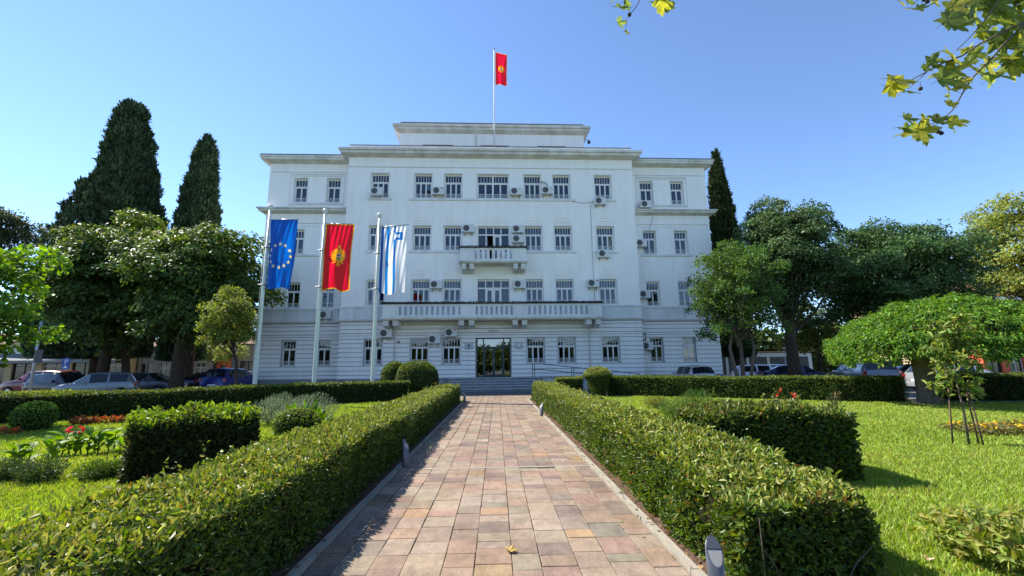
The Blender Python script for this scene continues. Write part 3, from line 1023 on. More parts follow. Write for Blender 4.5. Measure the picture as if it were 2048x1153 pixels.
ACS = [(-8.32, .30, 14.01, 'white air conditioner standing on the sill of the leftmost top-storey middle-block window', 0, 0),
       (-3.98, 0, 14.20, 'air conditioner with red badge between second and third top-storey windows from the flags', 1, 1),
       (1.70, 0, 14.20, 'air conditioner beside the wide middle window of the top storey', 1, 0),
       (4.00, 0, 14.30, 'air conditioner with a black hose arching to the top-storey window', 1, 0),
       (7.92, 0.0, 13.50, 'air conditioner hung under the sill of the last top-storey middle-block window', 1, 0),
       (11.60, -.76, 13.56, 'white air conditioner standing on the ledge of the right wing', 0, 0),
       (-1.78, 0, 11.36, 'air conditioner high beside the upper balcony door, flag side', 1, 0),
       (1.80, 0, 11.33, 'upper air conditioner of the stacked pair beside the upper balcony door', 1, 0),
       (1.80, 0, 10.60, 'lower air conditioner of the stacked pair beside the upper balcony door', 1, 0),
       (7.98, 0, 9.50, 'air conditioner below the third-storey window with an open sash', 1, 0),
       (11.14, -1.0, 10.58, 'air conditioner beside the third-storey window of the right wing', 1, 0),
       (-7.15, 0, 7.22, 'air conditioner half hidden behind the blue and white flag', 1, 0),
       (-4.00, 0, 7.26, 'air conditioner above the long balcony between two windows on the flag side', 1, 0),
       (1.86, 0, 7.27, 'air conditioner beside the lower balcony door', 1, 0),
       (7.12, 0, 7.33, 'air conditioner with red badge above the end of the long balcony', 1, 1),
       (11.15, -1.0, 6.68, 'air conditioner beside the second-storey window of the right wing', 1, 0),
       (-11.85, -1.0, 5.30, 'grey air conditioner under a left wing window behind the red flag pole', 1, 0),
       (-7.35, 0, 3.88, 'air conditioner under the flag-side end of the long balcony', 1, 0),
       (-4.05, 0, 3.44, 'lower air conditioner of two left of the entrance under the balcony', 1, 0),
       (-2.92, 0, 3.90, 'air conditioner with red badge right above the window left of the entrance', 1, 1),
       (11.10, -1.0, 2.90, 'air conditioner beside the ground-floor window of the right wing', 1, 0)]
for s, off, z, lab, br, bd in ACS: ac_unit(s, off, z, lab, False, bool(br), bool(bd))
hs_ = bthing('hose', 3.56, .04, 15.0, 'black hose arching from top-storey window to air conditioner', 'hose')
MB().tube([(0, 0, -.05), (.05, -.04, .05), (.25, -.1, 0), (.42, -.15, -.18), (.52, -.2, -.42)], .03, 8).build('pipe', M_BLACK, hs_)
sp = bthing('speaker_box', 10.93, -.96, 3.30, 'narrow black box on the right wing above an air conditioner', 'box')
MB().bbox(-.13, .13, -.2, 0, 0, .5, .02).build('case', M_BLACK, sp)
MB().box(-.06, .06, -.205, -.2005, .06, .42).build('front_panel', M_ACW, sp)
for s, lab in ((-1.70, 'grey metal name plate with dark crest left of the entrance'), (1.77, 'grey metal name plate with white crest right of the entrance')):
    pl = bthing('name_plate', s, .001, 2.74, lab, 'plaque')
    MB().bbox(-.29, .29, -.02, 0, 0, .42, .006).build('plate', M_STEEL, pl)
    em = MB()
    em.prism([(-.06, .2), (-.07, .3), (-.03, .34), (0, .31), (.03, .34), (.07, .3), (.06, .2), (0, .15)], 'y', -.028, -.0205)
    em.build('crest', M_DOOR if s < 0 else mat('enamel_white', (.8, .8, .78), .4), pl)
    ln = MB()
    for i in range(3): ln.box(-.2 + .05 * i, .2 - .05 * i, -.024, -.0205, .09 - i * .03, .10 - i * .03)
    ln.build('engraved_lines', M_DOOR, pl)
em = bthing('relief_ornament', 0.02, .001, 3.93, 'small carved relief ornament on the course above the entrance', 'ornament')
m_ = MB()
for s in (-1, 1):
    for i in range(4): m_.bbox(*sorted((s * (.08 + i * .07), s * (.12 + i * .07))), -.035, 0, .0 + .01 * i, .12 - .012 * i, .006)
    m_.tube([(s * .05, -.02, .02), (s * .2, -.02, .15), (s * .38, -.02, .06)], .016, 5)
m_.bbox(-.03, .03, -.04, 0, 0, .2, .01)
m_.build('carving', M_SOFFIT, em)
cc_ = bthing('security_camera', 7.70, -3.2, 20.25, 'dark dome security camera on a bracket at the attic corner', 'camera')
MB().tube([(0, 0, 0), (.38, 0, .02), (.42, 0, -.05)], .03).build('bracket_arm', M_STEEL, cc_)
MB().lathe([(.03, .0), (.10, -.03), (.13, -.1), (.14, -.18), (.10, -.28), (.03, -.32), (0.0, -.325)], 12, (.42, 0, -.04)).build('dome', M_BLACK, cc_)
cc_ = bthing('security_camera', -6.5, .001, 3.22, 'small security camera on the wall beside a ground-floor downpipe', 'camera')
MB().bbox(-.05, .05, -.06, 0, .05, .2, .01).build('mount', M_ACW, cc_)
MB().lathe([(.06, .05), (.07, 0), (.05, -.06), (0, -.08)], 10, (0, -.1, .06)).build('dome', M_BLACK, cc_)
for (pts, lab) in (([(7.25, .02, 13.3), (7.22, .02, 9.5), (7.25, .02, 6.0)], 'thin grey cable running down beside the last middle-block windows'),
                   ([(5.9, .02, 13.55), (6.6, .02, 13.42), (7.4, .02, 13.5)], 'slack cable between two top-storey sills'),
                   ([(12.3, -.98, 12.8), (11.9, -.98, 11.6), (11.3, -.98, 10.9)], 'slanting cable from the wing ledge to an air conditioner')):
    c0 = bpos(*pts[0])
    o = tag(MB().tube([Vector((p[0] - pts[0][0], -(p[1] - pts[0][1]), p[2] - pts[0][2])) for p in pts], .014, 5).build('cable', M_STEEL, None, loc=c0, rot=(0, 0, BR)), lab, 'cable')
for i, x in enumerate((-9.85, -9.0, -8.05)):
    p = bpos(x, 1.6, -.03)
    o = tag(MB().tube([(-.18, 0, 0), (-.18, 0, .62), (-.1, 0, .75), (.25, 0, .80), (.33, 0, .72), (.33, 0, 0)], .03, 8).build('bicycle_rack', M_BLACK, None, loc=p, rot=(0, 0, .2)),
            ['black bicycle hoop nearest the left wing behind the hedge', 'middle one of the three black bicycle hoops behind the hedge', 'black bicycle hoop nearest the third flagpole behind the hedge'][i], 'bicycle rack', 'bicycle hoops by the wall')
# ------------------------------------------------------------------ flags
def in_poly(u, v, poly):
    c = np.zeros(u.shape, bool)
    n = len(poly)
    for i in range(n):
        x0, y0 = poly[i]
        x1, y1 = poly[(i + 1) % n]
        if y0 == y1: continue
        k = ((y0 > v) != (y1 > v)) & (u < (x1 - x0) * (v - y0) / (y1 - y0) + x0)
        c ^= k
    return c
def star(cx, cy, r, a0=-90, n=5, q=.40):
    return [(cx + (r if i % 2 == 0 else r * q) * math.cos(math.radians(a0 + 180 / n * i)), cy + (r if i % 2 == 0 else r * q) * math.sin(math.radians(a0 + 180 / n * i))) for i in range(2 * n)]
def print_eu(x, y, W, H):
    c = np.empty(x.shape + (3,))
    c[:] = (0.012, 0.075, 0.42)
    cx, cy, R = W * .47, H * .535, W * .345
    for k in range(12):
        a = math.radians(30 * k)
        c[in_poly(x, y, star(cx + R * math.cos(a), cy + R * math.sin(a), W * .062))] = (.85, .72, .25)
    return c
def print_red(x, y, W, H):
    red = (0.72, 0.035, 0.008)
    gold = (0.80, 0.47, 0.05)
    c = np.empty(x.shape + (3,))
    c[:] = red
    bd = W * .036
    c[(x < bd) | (x > W - bd) | (y < bd) | (y > H - bd)] = gold
    cx, cy, s = W * .5, H * .5, W * .275                     # two-headed eagle, crown, orb and shield
    px, py = (x - cx) / s, (y - cy) / s
    ax = np.abs(px)
    g = np.zeros(x.shape, bool)
    g |= (ax < .20) & (np.abs(py) < .60)                     # body
    qx, qy = ax - .52, py + .12                              # raised wings with cut feather ends
    wing = (qx / .40) ** 2 + (qy / .68) ** 2 < 1
    wing &= ~((qx > -.05) & (np.abs((qy * 4.2) % 1 - .5) < .16))
    g |= wing & (ax > .26)
    g |= (np.abs(py + .12 + .35 * (ax - .2)) < .10) & (ax < .5)
    g |= (ax > .1) & (ax < .34) & (py > -.85) & (py < -.3) & (np.abs(ax - .13 + (py + .85) * .08) < .13)   # necks
    g |= ((ax - .26) ** 2 + (py + .80) ** 2) < .018          # heads
    g |= (ax > .3) & (ax < .48) & (np.abs(py + .78) < .04)   # beaks
    g |= (np.abs(px) < .22 - .2 * (py + 1.22)) & (py > -1.22) & (py < -.98)  # crown
    g |= (px ** 2 + (py + 1.27) ** 2) < .006
    g |= (py > .5) & (py < 1.08) & (ax < .1 + .42 * (py - .5)) & (np.abs(((ax * 9) % 2) - 1) > .25)        # tail
    g |= (ax > .3) & (ax < .75) & (np.abs(py - .55 - .35 * (ax - .3)) < .07)   # claws
    c[g] = gold
    sh = (ax < .26) & (py > -.28) & (py < .36 - .5 * ax ** 2)
    c[sh] = (.06, .12, .36)
    c[sh & (py > .16)] = (.05, .25, .08)
    c[(np.abs(py - .02 - .12 * px) < .07) & (ax < .18) & sh] = gold
    return c
def print_stripe(x, y, W, H):
    u, v = x / W, y / H
    c = np.empty(x.shape + (3,))
    c[:] = (.78, .79, .80)
    blue = (.07, .20, .56)
    c[(u > .02) & (u < .13)] = (.025, .10, .36)
    c[(u > .25) & (u < .35)] = blue
    c[(u > .50) & (u < .60) & (v > .20)] = blue
    c[(u > .50) & (u < .60) & (v < .10)] = blue
    c[(u > .56) & (u < .86) & (v > .095) & (v < .215)] = blue
    c[(u > .48) & (u < .73) & (v > .13) & (v < .18)] = (.78, .79, .80)
    return c
def flag(name, label, pole, z_top, W, H, ang, tilt, fn, seed, fold=.12, taper=.12, group=None):
    r = random.Random(seed)
    nu, nv = 70, 150
    U, V = np.meshgrid(np.linspace(0, 1, nu + 1), np.linspace(0, 1, nv + 1), indexing='ij')
    x, y = U * W, V * H
    colr = fn(x, y, W, H)
    k = np.clip(V * 2.2, .15, 1)
    ph = [r.uniform(0, 6) for _ in range(5)]
    amp = fold * k
    sh = U * (1 - taper * V)
    d = amp * (.55 * np.sin(U * 7.0 + ph[0] + V * 1.2) + .3 * np.sin(U * 13 + ph[1] - V * 2.1) + .22 * np.sin(U * 4 + V * 5 + ph[2]) + .08 * np.sin(U * 24 + V * 9 + ph[3]))
    d += .015 * np.sin(U * 40 + V * 14 + ph[4]) * np.clip(1 - V * 1.5, .2, 1)
    lx = .10 + sh * W
    lz = -y * (1 - .01 * np.sin(U * 9 + ph[1])) - U * W * math.tan(tilt) * (1 - .35 * V) + .05 * np.sin(U * 8 + ph[2]) * V ** 3
    ca, sa = math.cos(ang), math.sin(ang)
    P = np.stack([lx * ca - d * sa, lx * sa + d * ca, lz], -1).reshape(-1, 3)
    idx = np.arange((nu + 1) * (nv + 1)).reshape(nu + 1, nv + 1)
    F = np.stack([idx[:-1, :-1], idx[1:, :-1], idx[1:, 1:], idx[:-1, 1:]], -1).reshape(-1, 4)
    o = link(name, np_mesh(name, P, F, M_CLOTH, colr.reshape(-1, 3), True), None, loc=(pole[0], pole[1], z_top))
    return tag(o, label, 'flag', group)
def flagpole(pos, h, r0, r1, ang, tilt, arm, label):
    o = tag(empty('flagpole', (pos[0], pos[1], 0 if pos[2] is None else pos[2])), label, 'flagpole', 'flagpoles')
    mb = MB()
    mb.tube([(0, 0, -.02), (0, 0, .3), (0, 0, h * .5), (0, 0, h)], [r0 * 1.05, r0, (r0 + r1) / 2, r1], 14)
    mb.build('pole', M_POLE, o)
    MB().lathe([(r1 * .8, 0), (r1 * .9, .05), (.105, .12), (.12, .18), (.105, .25), (.05, .3), (0, .31)], 14, (0, 0, h)).build('ball_finial', M_POLE, o)
    if arm:
        L, za = arm
        MB().tube([(0, 0, za), (L * math.cos(ang), L * math.sin(ang), za - L * math.tan(tilt))], .022, 8).build('crossbar', M_STEEL, o)
        mb = MB()
        for z in (za - 3.2, za - 1.4): mb.lathe([(r0 + .0, 0), (r0 + .018, .0), (r0 + .018, .06), (r0, .06)], 12, (0, 0, z))
        for z in (za - 3.2, za - 1.4): mb.tube([(-.2, -.1, z + .03), (.0, -.12, z + .03)], .015, 6)
        mb.build('cleat', M_STEEL, o)
        MB().tube([(-.07, -.13, 1.2), (-.075, -.12, za - .1)], .008, 5).build('halyard', M_TRIM, o)
    return o
P1, P2, P3 = (-10.78, 20.6, None), (-8.42, 21.2, None), (-5.92, 21.8, None)
for p, a, tl, lab in ((P1, -.35, .12, 'tall pale flagpole carrying the blue flag with stars'), (P2, -.30, .12, 'tall pale flagpole carrying the red flag with gold border'), (P3, -.25, .0, 'tall pale flagpole carrying the blue and white striped flag')):
    flagpole(p, 9.0, .10, .055, a, tl, (1.62 if p is not P1 else 1.75, 8.55), lab)
flag('flag', 'blue flag with a ring of gold stars hanging from its pole', P1, 8.53, 1.62, 3.30, -.35, .12, print_eu, 3, .13, .10)
flag('flag', 'red flag with gold border and eagle hanging between two other flags', P2, 8.53, 1.62, 3.30, -.30, .12, print_red, 5, .10, .06)
flag('flag', 'blue and white striped flag hanging on the pole nearest the path', P3, 8.53, 1.42, 3.42, -.25, .0, print_stripe, 9, .055, .0)
pr_ = bpos(.18, -3.0 + .12, 17.75)
o = tag(empty('flagpole', pr_), 'slim white flagpole rising from the roof above the attic', 'flagpole', 'flagpoles')
MB().tube([(0, 0, 0), (0, -.62, 3.0), (0, -.62, 3.05), (0, -.60, 10.1)], [.07, .06, .06, .04], 10).build('pole', M_TRIM, o)
MB().lathe([(.03, 0), (.07, .06), (.07, .12), (0, .18)], 8, (0, -.60, 10.1)).build('ball_finial', M_BLACK, o)
flag('flag', 'small red flag with gold eagle flying above the roof', (pr_.x, pr_.y - .6), 17.75 + 9.85, 1.05, 3.0, -.3, .42, print_red, 12, .10, .05)

# ------------------------------------------------------------------ bollard lights
M_BOL = mat('bollard_grey', (.14, .14, .145), .35, .5, metal=.4, noise=.1, nscale=6)
M_LENS = mat('bollard_lens', (.36, .34, .30), .3, .5)
def bollard(x, y, rz_, label):
    o = tag(empty('bollard_light', (x, y, .0), rz_), label, 'bollard light', 'bollard lights along the path')
    n, R, zt, zl = 20, .052, .42, .27
    ang = [2 * math.pi * k / n for k in range(n)]
    top = lambda t: zl + (zt - zl) * (.5 + .5 * math.cos(t))      # slanted cut, high at the back
    mb = MB()
    vs = [(R * math.sin(t), R * math.cos(t), 0) for t in ang] + [(R * math.sin(t), R * math.cos(t), top(t)) for t in ang]
    vs += [(R * .86 * math.sin(t), R * .86 * math.cos(t), top(t) + .002) for t in ang]
    fs = [(k, (k + 1) % n, n + (k + 1) % n, n + k) for k in range(n)] + [(n + k, n + (k + 1) % n, 2 * n + (k + 1) % n, 2 * n + k) for k in range(n)]
    mb.add(vs, fs, 0, True)
    mb.add([(R * 1.3 * math.sin(t), R * 1.3 * math.cos(t), z) for z in (0, .015) for t in ang], [(k, (k + 1) % n, n + (k + 1) % n, n + k) for k in range(n)] + [tuple(range(n, 2 * n))])
    mb.build('housing', M_BOL, o)
    # lower part of the slanted face is the lens, the upper part a metal hood
    q = R * .858
    t0 = math.acos(.12)
    pt = lambda t, dz: (q * math.sin(t), q * math.cos(t), top(t) + dz)
    for nm, ts, mm, dz in (('lens', np.linspace(t0, 2 * math.pi - t0, 14), M_LENS, -.002), ('hood', np.linspace(-t0, t0, 14), M_BOL, .003)):
        m_ = MB()
        m_.add([pt(t, dz) for t in ts], [tuple(range(14))])
        m_.build(nm, mm, o)
    return o
bollard(-1.42, 7.25, math.radians(70), 'grey slant-topped bollard light at the path edge beside the flagpole-side hedge')
bollard(1.36, 3.0, math.radians(-8), 'grey slant-topped bollard light close to the camera by the nearest hedge end')
bollard(-1.42, 20.0, math.radians(60), 'small bollard light at the far end of the path near the steps')
bollard(1.36, 14.0, math.radians(-60), 'small bollard light half along the path on the sapling side')
# ------------------------------------------------------------------ foliage
def unit(v):
    return v / np.maximum(np.linalg.norm(v, axis=-1, keepdims=True), 1e-9)
LEAF6 = np.array([(0, 0, 0), (.28, .40, .10), (.70, .36, .10), (1, 0, -.06), (.70, -.36, .10), (.28, -.40, .10)])
LEAF4 = np.array([(0, 0, 0), (.5, .40, .04), (1, 0, -.05), (.5, -.40, .04)])
def leaf_cloud(pos, nrm, size, colr, aspect=.55, spread=.6, near=False, droop=0.0, axis=None, axis_w=0.0):
    """one small folded blade at every point; returns verts, faces, colours"""
    n = len(pos)
    size = np.broadcast_to(np.asarray(size, float), (n,))
    nn = unit(nrm * (1 - spread) + unit(rng.normal(size=(n, 3))) * spread)
    a = rng.normal(size=(n, 3))
    if axis is not None: a = unit(a) * (1 - axis_w) + axis * axis_w
    a[:, 2] -= droop
    a = unit(a - nn * np.sum(a * nn, 1, keepdims=True))
    b = np.cross(nn, a)
    T = LEAF6 if near else LEAF4
    k = len(T)
    V = pos[:, None, :] + size[:, None, None] * (a[:, None, :] * T[None, :, 0, None] + b[:, None, :] * (T[None, :, 1, None] * aspect * 1.2) + nn[:, None, :] * T[None, :, 2, None])
    base = (np.arange(n) * k)[:, None]
    if near: F = np.concatenate([base + np.array([[0, 1, 2, 3]]), base + np.array([[0, 3, 4, 5]])])
    else: F = base + np.array([[0, 1, 2, 3]])
    C = np.repeat(colr, k, axis=0)
    return V.reshape(-1, 3), F, C
def merge(parts):
    vs, fs, cs = [], [], []
    b = 0
    for v, f, c in parts:
        vs.append(v); fs.append(f + b); cs.append(c)
        b += len(v)
    return np.concatenate(vs), np.concatenate(fs), np.concatenate(cs)
def tint(n, palette, weights=None, var=.18):
    p = np.array(palette, float)
    w_ = None if weights is None else np.array(weights, float) / sum(weights)
    c = p[rng.choice(len(p), n, p=w_)]
    return c * np.exp(rng.normal(0, var, (n, 1))) * np.exp(rng.normal(0, .05, (n, 3)))
def wob(p, s, seed=0.0):
    """smooth pseudo noise -1..1 at points p"""
    x, y, z = p[:, 0] * s, p[:, 1] * s, p[:, 2] * s
    return (np.sin(x * 1.7 + 2.1 * np.sin(y * 1.3 + seed) + seed) + np.sin(y * 2.1 + 1.7 * np.sin(z * 1.9 + seed * 2)) + np.sin(z * 2.3 + 1.9 * np.sin(x * 1.1 + seed * 3))) / 3

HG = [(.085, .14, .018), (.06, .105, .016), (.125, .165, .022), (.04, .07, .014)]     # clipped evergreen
def resample(pts, ds):
    out = [np.array(pts[0], float)]
    for a, b in zip(pts, pts[1:]):
        a, b = np.array(a, float), np.array(b, float)
        m = max(1, int(np.linalg.norm(b[:2] - a[:2]) / ds))
        out += [a + (b - a) * (i + 1) / m for i in range(m)]
    return np.array(out)
def hedge(label, pts, dens=(2600, 1200), near_d=9.0, leaf=(.055, .075), pal=HG, palw=(4, 4, 2, 2), top_pal=None, lump=.035, rough_top=.0, group='clipped hedges', bulge=0.0, dried=.02, shoots=0, twigs=0):
    """pts: (x, y, half width, height) along the middle line"""
    R = resample(pts, .12)
    wv = np.concatenate([R[:, :2], np.zeros((len(R), 1))], 1)
    R[:, 2] += .03 * wob(wv, .9, 2.0 + len(pts))
    R[:, 3] += .025 * wob(wv, .7, 5.0) + .015 * wob(wv, 2.3, 1.0)
    c = R[:, :2]
    d = np.gradient(c, axis=0)
    d = d / np.linalg.norm(d, axis=1, keepdims=True)
    nx = np.stack([d[:, 1], -d[:, 0]], 1)
    hw, h = R[:, 2], R[:, 3]
    seg = np.concatenate([[0], np.cumsum(np.linalg.norm(np.diff(c, axis=0), axis=1))])
    L = seg[-1]
    per = 2 * h.mean() + 2 * hw.mean()
    root = tag(empty('hedge', (float(c[:, 0].mean()), float(c[:, 1].mean()), 0)), label, 'hedge', group)
    off = np.array([c[:, 0].mean(), c[:, 1].mean(), 0])
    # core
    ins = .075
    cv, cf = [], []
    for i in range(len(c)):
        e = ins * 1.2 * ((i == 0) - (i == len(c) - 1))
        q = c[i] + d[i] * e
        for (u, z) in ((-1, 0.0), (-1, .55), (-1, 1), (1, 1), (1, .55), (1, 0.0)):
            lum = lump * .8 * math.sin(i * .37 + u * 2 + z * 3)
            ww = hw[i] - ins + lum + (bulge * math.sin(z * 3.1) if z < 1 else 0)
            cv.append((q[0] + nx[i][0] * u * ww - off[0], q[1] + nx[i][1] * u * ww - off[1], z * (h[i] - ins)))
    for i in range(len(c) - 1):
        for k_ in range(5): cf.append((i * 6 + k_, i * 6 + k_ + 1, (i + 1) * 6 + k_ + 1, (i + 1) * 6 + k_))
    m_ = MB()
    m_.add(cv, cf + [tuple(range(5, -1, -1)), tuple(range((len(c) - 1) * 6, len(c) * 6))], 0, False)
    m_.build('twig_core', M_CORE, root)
    parts = []
    for zone in ('near', 'far'):
        D = dens[0] if zone == 'near' else dens[1]
        ls = leaf[0] if zone == 'near' else leaf[1]
        n = int(L * per * D)
        t = rng.uniform(0, L, n)
        ci = np.stack([np.interp(t, seg, c[:, 0]), np.interp(t, seg, c[:, 1])], 1)
        dist = np.linalg.norm(ci, axis=1)
        keep = dist < near_d if zone == 'near' else dist >= near_d
        t, ci = t[keep], ci[keep]
        n = len(t)
        if n == 0: continue
        dn = np.stack([np.interp(t, seg, nx[:, 0]), np.interp(t, seg, nx[:, 1])], 1)
        H_, W_ = np.interp(t, seg, h), np.interp(t, seg, hw)
        q = rng.uniform(0, 2 * H_ + 2 * W_)
        left, right = q < H_, q > H_ + 2 * W_
        topm = ~(left | right)
        u = np.where(left, -1, np.where(right, 1, (q - H_ - W_) / W_))
        z = np.where(left, q / H_, np.where(right, (q - H_ - 2 * W_) / H_, 1.0))
        z = np.clip(z, 0.03, 1)
        # ease the corner
        edge = np.clip((z - .82) / .18, 0, 1) * (~topm) + np.clip((np.abs(u) - .8) / .2, 0, 1) * topm
        P = np.stack([ci[:, 0] + dn[:, 0] * u * (W_ - .05 * edge * (~topm)), ci[:, 1] + dn[:, 1] * u * (W_ - .05 * edge * (~topm)), z * H_ - .035 * edge * topm], 1)
        N = np.where(topm[:, None], np.array([[0, 0, 1.0]]), np.stack([dn[:, 0] * np.sign(u), dn[:, 1] * np.sign(u), np.full(n, .25)], 1))
        N[:, 2] += edge * .5
        bul = bulge * np.sin(z * 3.1) * (~topm)
        depth = lump * wob(P, 2.2, 1.0) + lump * .6 * wob(P, 5.5, 4.0) - np.abs(rng.normal(0, .03, n)) + bul + rough_top * topm * np.clip(wob(P, 7, 2.0), 0, 1)
        P = P + unit(N) * depth[:, None]
        P[:, 2] = np.maximum(P[:, 2], .02)
        C = tint(n, pal, palw)
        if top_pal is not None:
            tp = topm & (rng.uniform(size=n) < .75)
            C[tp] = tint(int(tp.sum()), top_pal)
        dr = rng.uniform(size=n) < dried
        C[dr] = tint(int(dr.sum()), [(.22, .12, .03), (.20, .16, .04)])
        parts.append(leaf_cloud(P - off, unit(N), ls * rng.uniform(.45, 1.4, n), C, .37, .72, zone == 'near', 0, unit(unit(N) + np.array([0, 0, .6])), .42))
    # ends
    for e in (0, -1):
        dd = np.linalg.norm(c[e])
        nr = dd < near_d
        D = dens[0] if nr else dens[1]
        n = int(2 * hw[e] * h[e] * D)
        u, z = rng.uniform(-1, 1, n), rng.uniform(.03, 1, n)
        sgn = -1 if e == 0 else 1
        P = np.stack([c[e][0] + nx[e][0] * u * hw[e] + d[e][0] * sgn * -.02, c[e][1] + nx[e][1] * u * hw[e] + d[e][1] * sgn * -.02, z * h[e]], 1)
        N = np.tile(np.array([[d[e][0] * sgn, d[e][1] * sgn, .25]]), (n, 1))
        P += unit(N) * (lump * wob(P, 3, 2.0) - np.abs(rng.normal(0, .03, n)))[:, None]
        parts.append(leaf_cloud(P - off, unit(N), (leaf[0] if nr else leaf[1]) * rng.uniform(.65, 1.25, n), tint(n, pal, palw), .42, .72, bool(nr), 0, unit(unit(N) + np.array([0, 0, .6])), .42))
    if twigs:
        tb = MB()
        for k_ in range(twigs):
            i = rnd.randrange(len(c)) if k_ % 9 else rnd.randrange(min(7, len(c)))
            s_ = rnd.choice((-1, 1))
            u0, u1 = rnd.uniform(.2, .75) * s_, rnd.uniform(.85, 1.03) * s_
            z1 = rnd.uniform(.25, 1.0) * h[i]
            e_ = d[i] * rnd.uniform(-.15, .15) - (d[i] * .06 if i < 3 and pts[0][1] > 2 else 0)
            b0 = np.array([*(c[i] + nx[i] * u0 * hw[i]), .0]) - off
            b1 = np.array([*(c[i] + nx[i] * u1 * hw[i] + e_), z1]) - off
            tb.tube([b0, b0 * .5 + b1 * .5 + np.array([0, 0, .04]), b1], [.005, .004, .002], 4)
        tb.build('twig', M_BARKG, root)['kind'] = 'stuff'
    if shoots:
        t = rng.uniform(0, L, shoots)
        u = rng.uniform(-.9, .9, shoots)
        ln = rng.uniform(.04, .17, shoots)
        for k_ in range(shoots):
            i = int(np.searchsorted(seg, t[k_])) - 1
            p0 = np.array([c[i, 0] + nx[i, 0] * u[k_] * hw[i], c[i, 1] + nx[i, 1] * u[k_] * hw[i], h[i] - .03])
            m = 7
            q = np.linspace(.2, 1, m)[:, None]
            le_ = rng.normal(0, .25, 3) + np.array([0, 0, 1.0])
            P = p0 + q * ln[k_] * le_ + rng.normal(0, .012, (m, 3))
            N = unit(rng.normal(size=(m, 3)) + np.array([0, 0, .8]))
            parts.append(leaf_cloud(P - off, N, leaf[0] * rng.uniform(.8, 1.3, m), tint(m, top_pal if top_pal is not None else pal), .45, .5, True))
    v, f, cl = merge(parts)
    o = link('foliage', np_mesh('foliage', v, f, M_HLEAF, cl), root)
    return root

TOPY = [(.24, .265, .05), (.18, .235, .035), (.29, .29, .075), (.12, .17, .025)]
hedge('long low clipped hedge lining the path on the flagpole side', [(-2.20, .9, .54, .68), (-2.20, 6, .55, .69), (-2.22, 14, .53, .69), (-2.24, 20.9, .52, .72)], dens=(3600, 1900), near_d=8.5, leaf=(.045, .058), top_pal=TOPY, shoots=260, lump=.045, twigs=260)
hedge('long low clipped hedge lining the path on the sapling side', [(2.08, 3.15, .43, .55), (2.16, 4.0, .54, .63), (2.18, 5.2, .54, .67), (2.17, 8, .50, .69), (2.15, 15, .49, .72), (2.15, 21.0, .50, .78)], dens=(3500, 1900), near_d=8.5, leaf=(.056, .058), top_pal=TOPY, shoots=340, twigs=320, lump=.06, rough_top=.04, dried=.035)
DKH = [(.05, .085, .014), (.035, .06, .012), (.075, .115, .018)]
DKT = [(.13, .17, .03), (.10, .15, .02)]
hedge('dark clipped boundary hedge behind the flagpoles', [(-4.4, 22.3, .45, .90), (-6.9, 20.7, .45, .90), (-9.4, 18.5, .45, .88), (-11.9, 16.4, .45, .86), (-14.9, 14.4, .45, .84), (-20, 10.8, .45, .82)], dens=(1500, 1100), leaf=(.07, .08), pal=DKH, palw=(3, 3, 1), top_pal=DKT)
hedge('dark clipped boundary hedge between the topiary and the umbrella tree', [(5.7, 23.3, .45, .95), (6.6, 22.9, .45, .95), (10.3, 20.4, .45, .95), (13.8, 17.7, .45, .96), (15.6, 17.1, .45, .96)], dens=(1500, 1100), leaf=(.07, .08), pal=HG, palw=(3, 4, 1, 3), top_pal=DKT)
hedge('shaded boundary hedge beyond the umbrella tree trunk', [(18.3, 18.2, .45, 1.0), (22, 17.4, .45, 1.0), (27, 16.6, .45, 1.0)], dens=(1500, 1000), leaf=(.07, .08), pal=DKH, palw=(3, 3, 1), top_pal=DKT)
hedge('short clipped hedge block between path hedge and mushroom topiary', [(3.0, 23.2, .42, .95), (4.35, 23.2, .42, .95)], dens=(1500, 1200), leaf=(.07, .075), pal=HG, palw=(3, 4, 1, 2), top_pal=TOPY)
hedge('low pale hedge strip beyond the boundary hedge near parked cars', [(-16.6, 18.3, .5, .78), (-22, 14.8, .5, .80)], dens=(1200, 900), leaf=(.07, .085), pal=HG, palw=(2, 3, 2, 1), top_pal=TOPY)
BRT = [(.17, .26, .025), (.13, .22, .022), (.21, .29, .04)]
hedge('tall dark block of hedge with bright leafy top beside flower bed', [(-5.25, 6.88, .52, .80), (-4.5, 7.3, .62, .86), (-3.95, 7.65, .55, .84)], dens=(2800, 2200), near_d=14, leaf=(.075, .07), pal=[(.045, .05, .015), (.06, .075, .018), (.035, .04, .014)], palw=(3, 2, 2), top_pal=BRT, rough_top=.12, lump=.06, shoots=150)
hedge('square cut hedge block on the lawn behind the nearer hedge end', [(2.75, 6.5, .50, .80), (3.5, 6.5, .60, .90), (4.2, 6.42, .60, .86), (4.72, 6.35, .54, .80)], dens=(2600, 2200), near_d=14, leaf=(.07, .07), pal=HG, palw=(2, 4, 1, 3), top_pal=[(.12, .15, .03), (.09, .13, .022), (.16, .17, .04)], rough_top=.06, lump=.06, dried=.04, shoots=70)

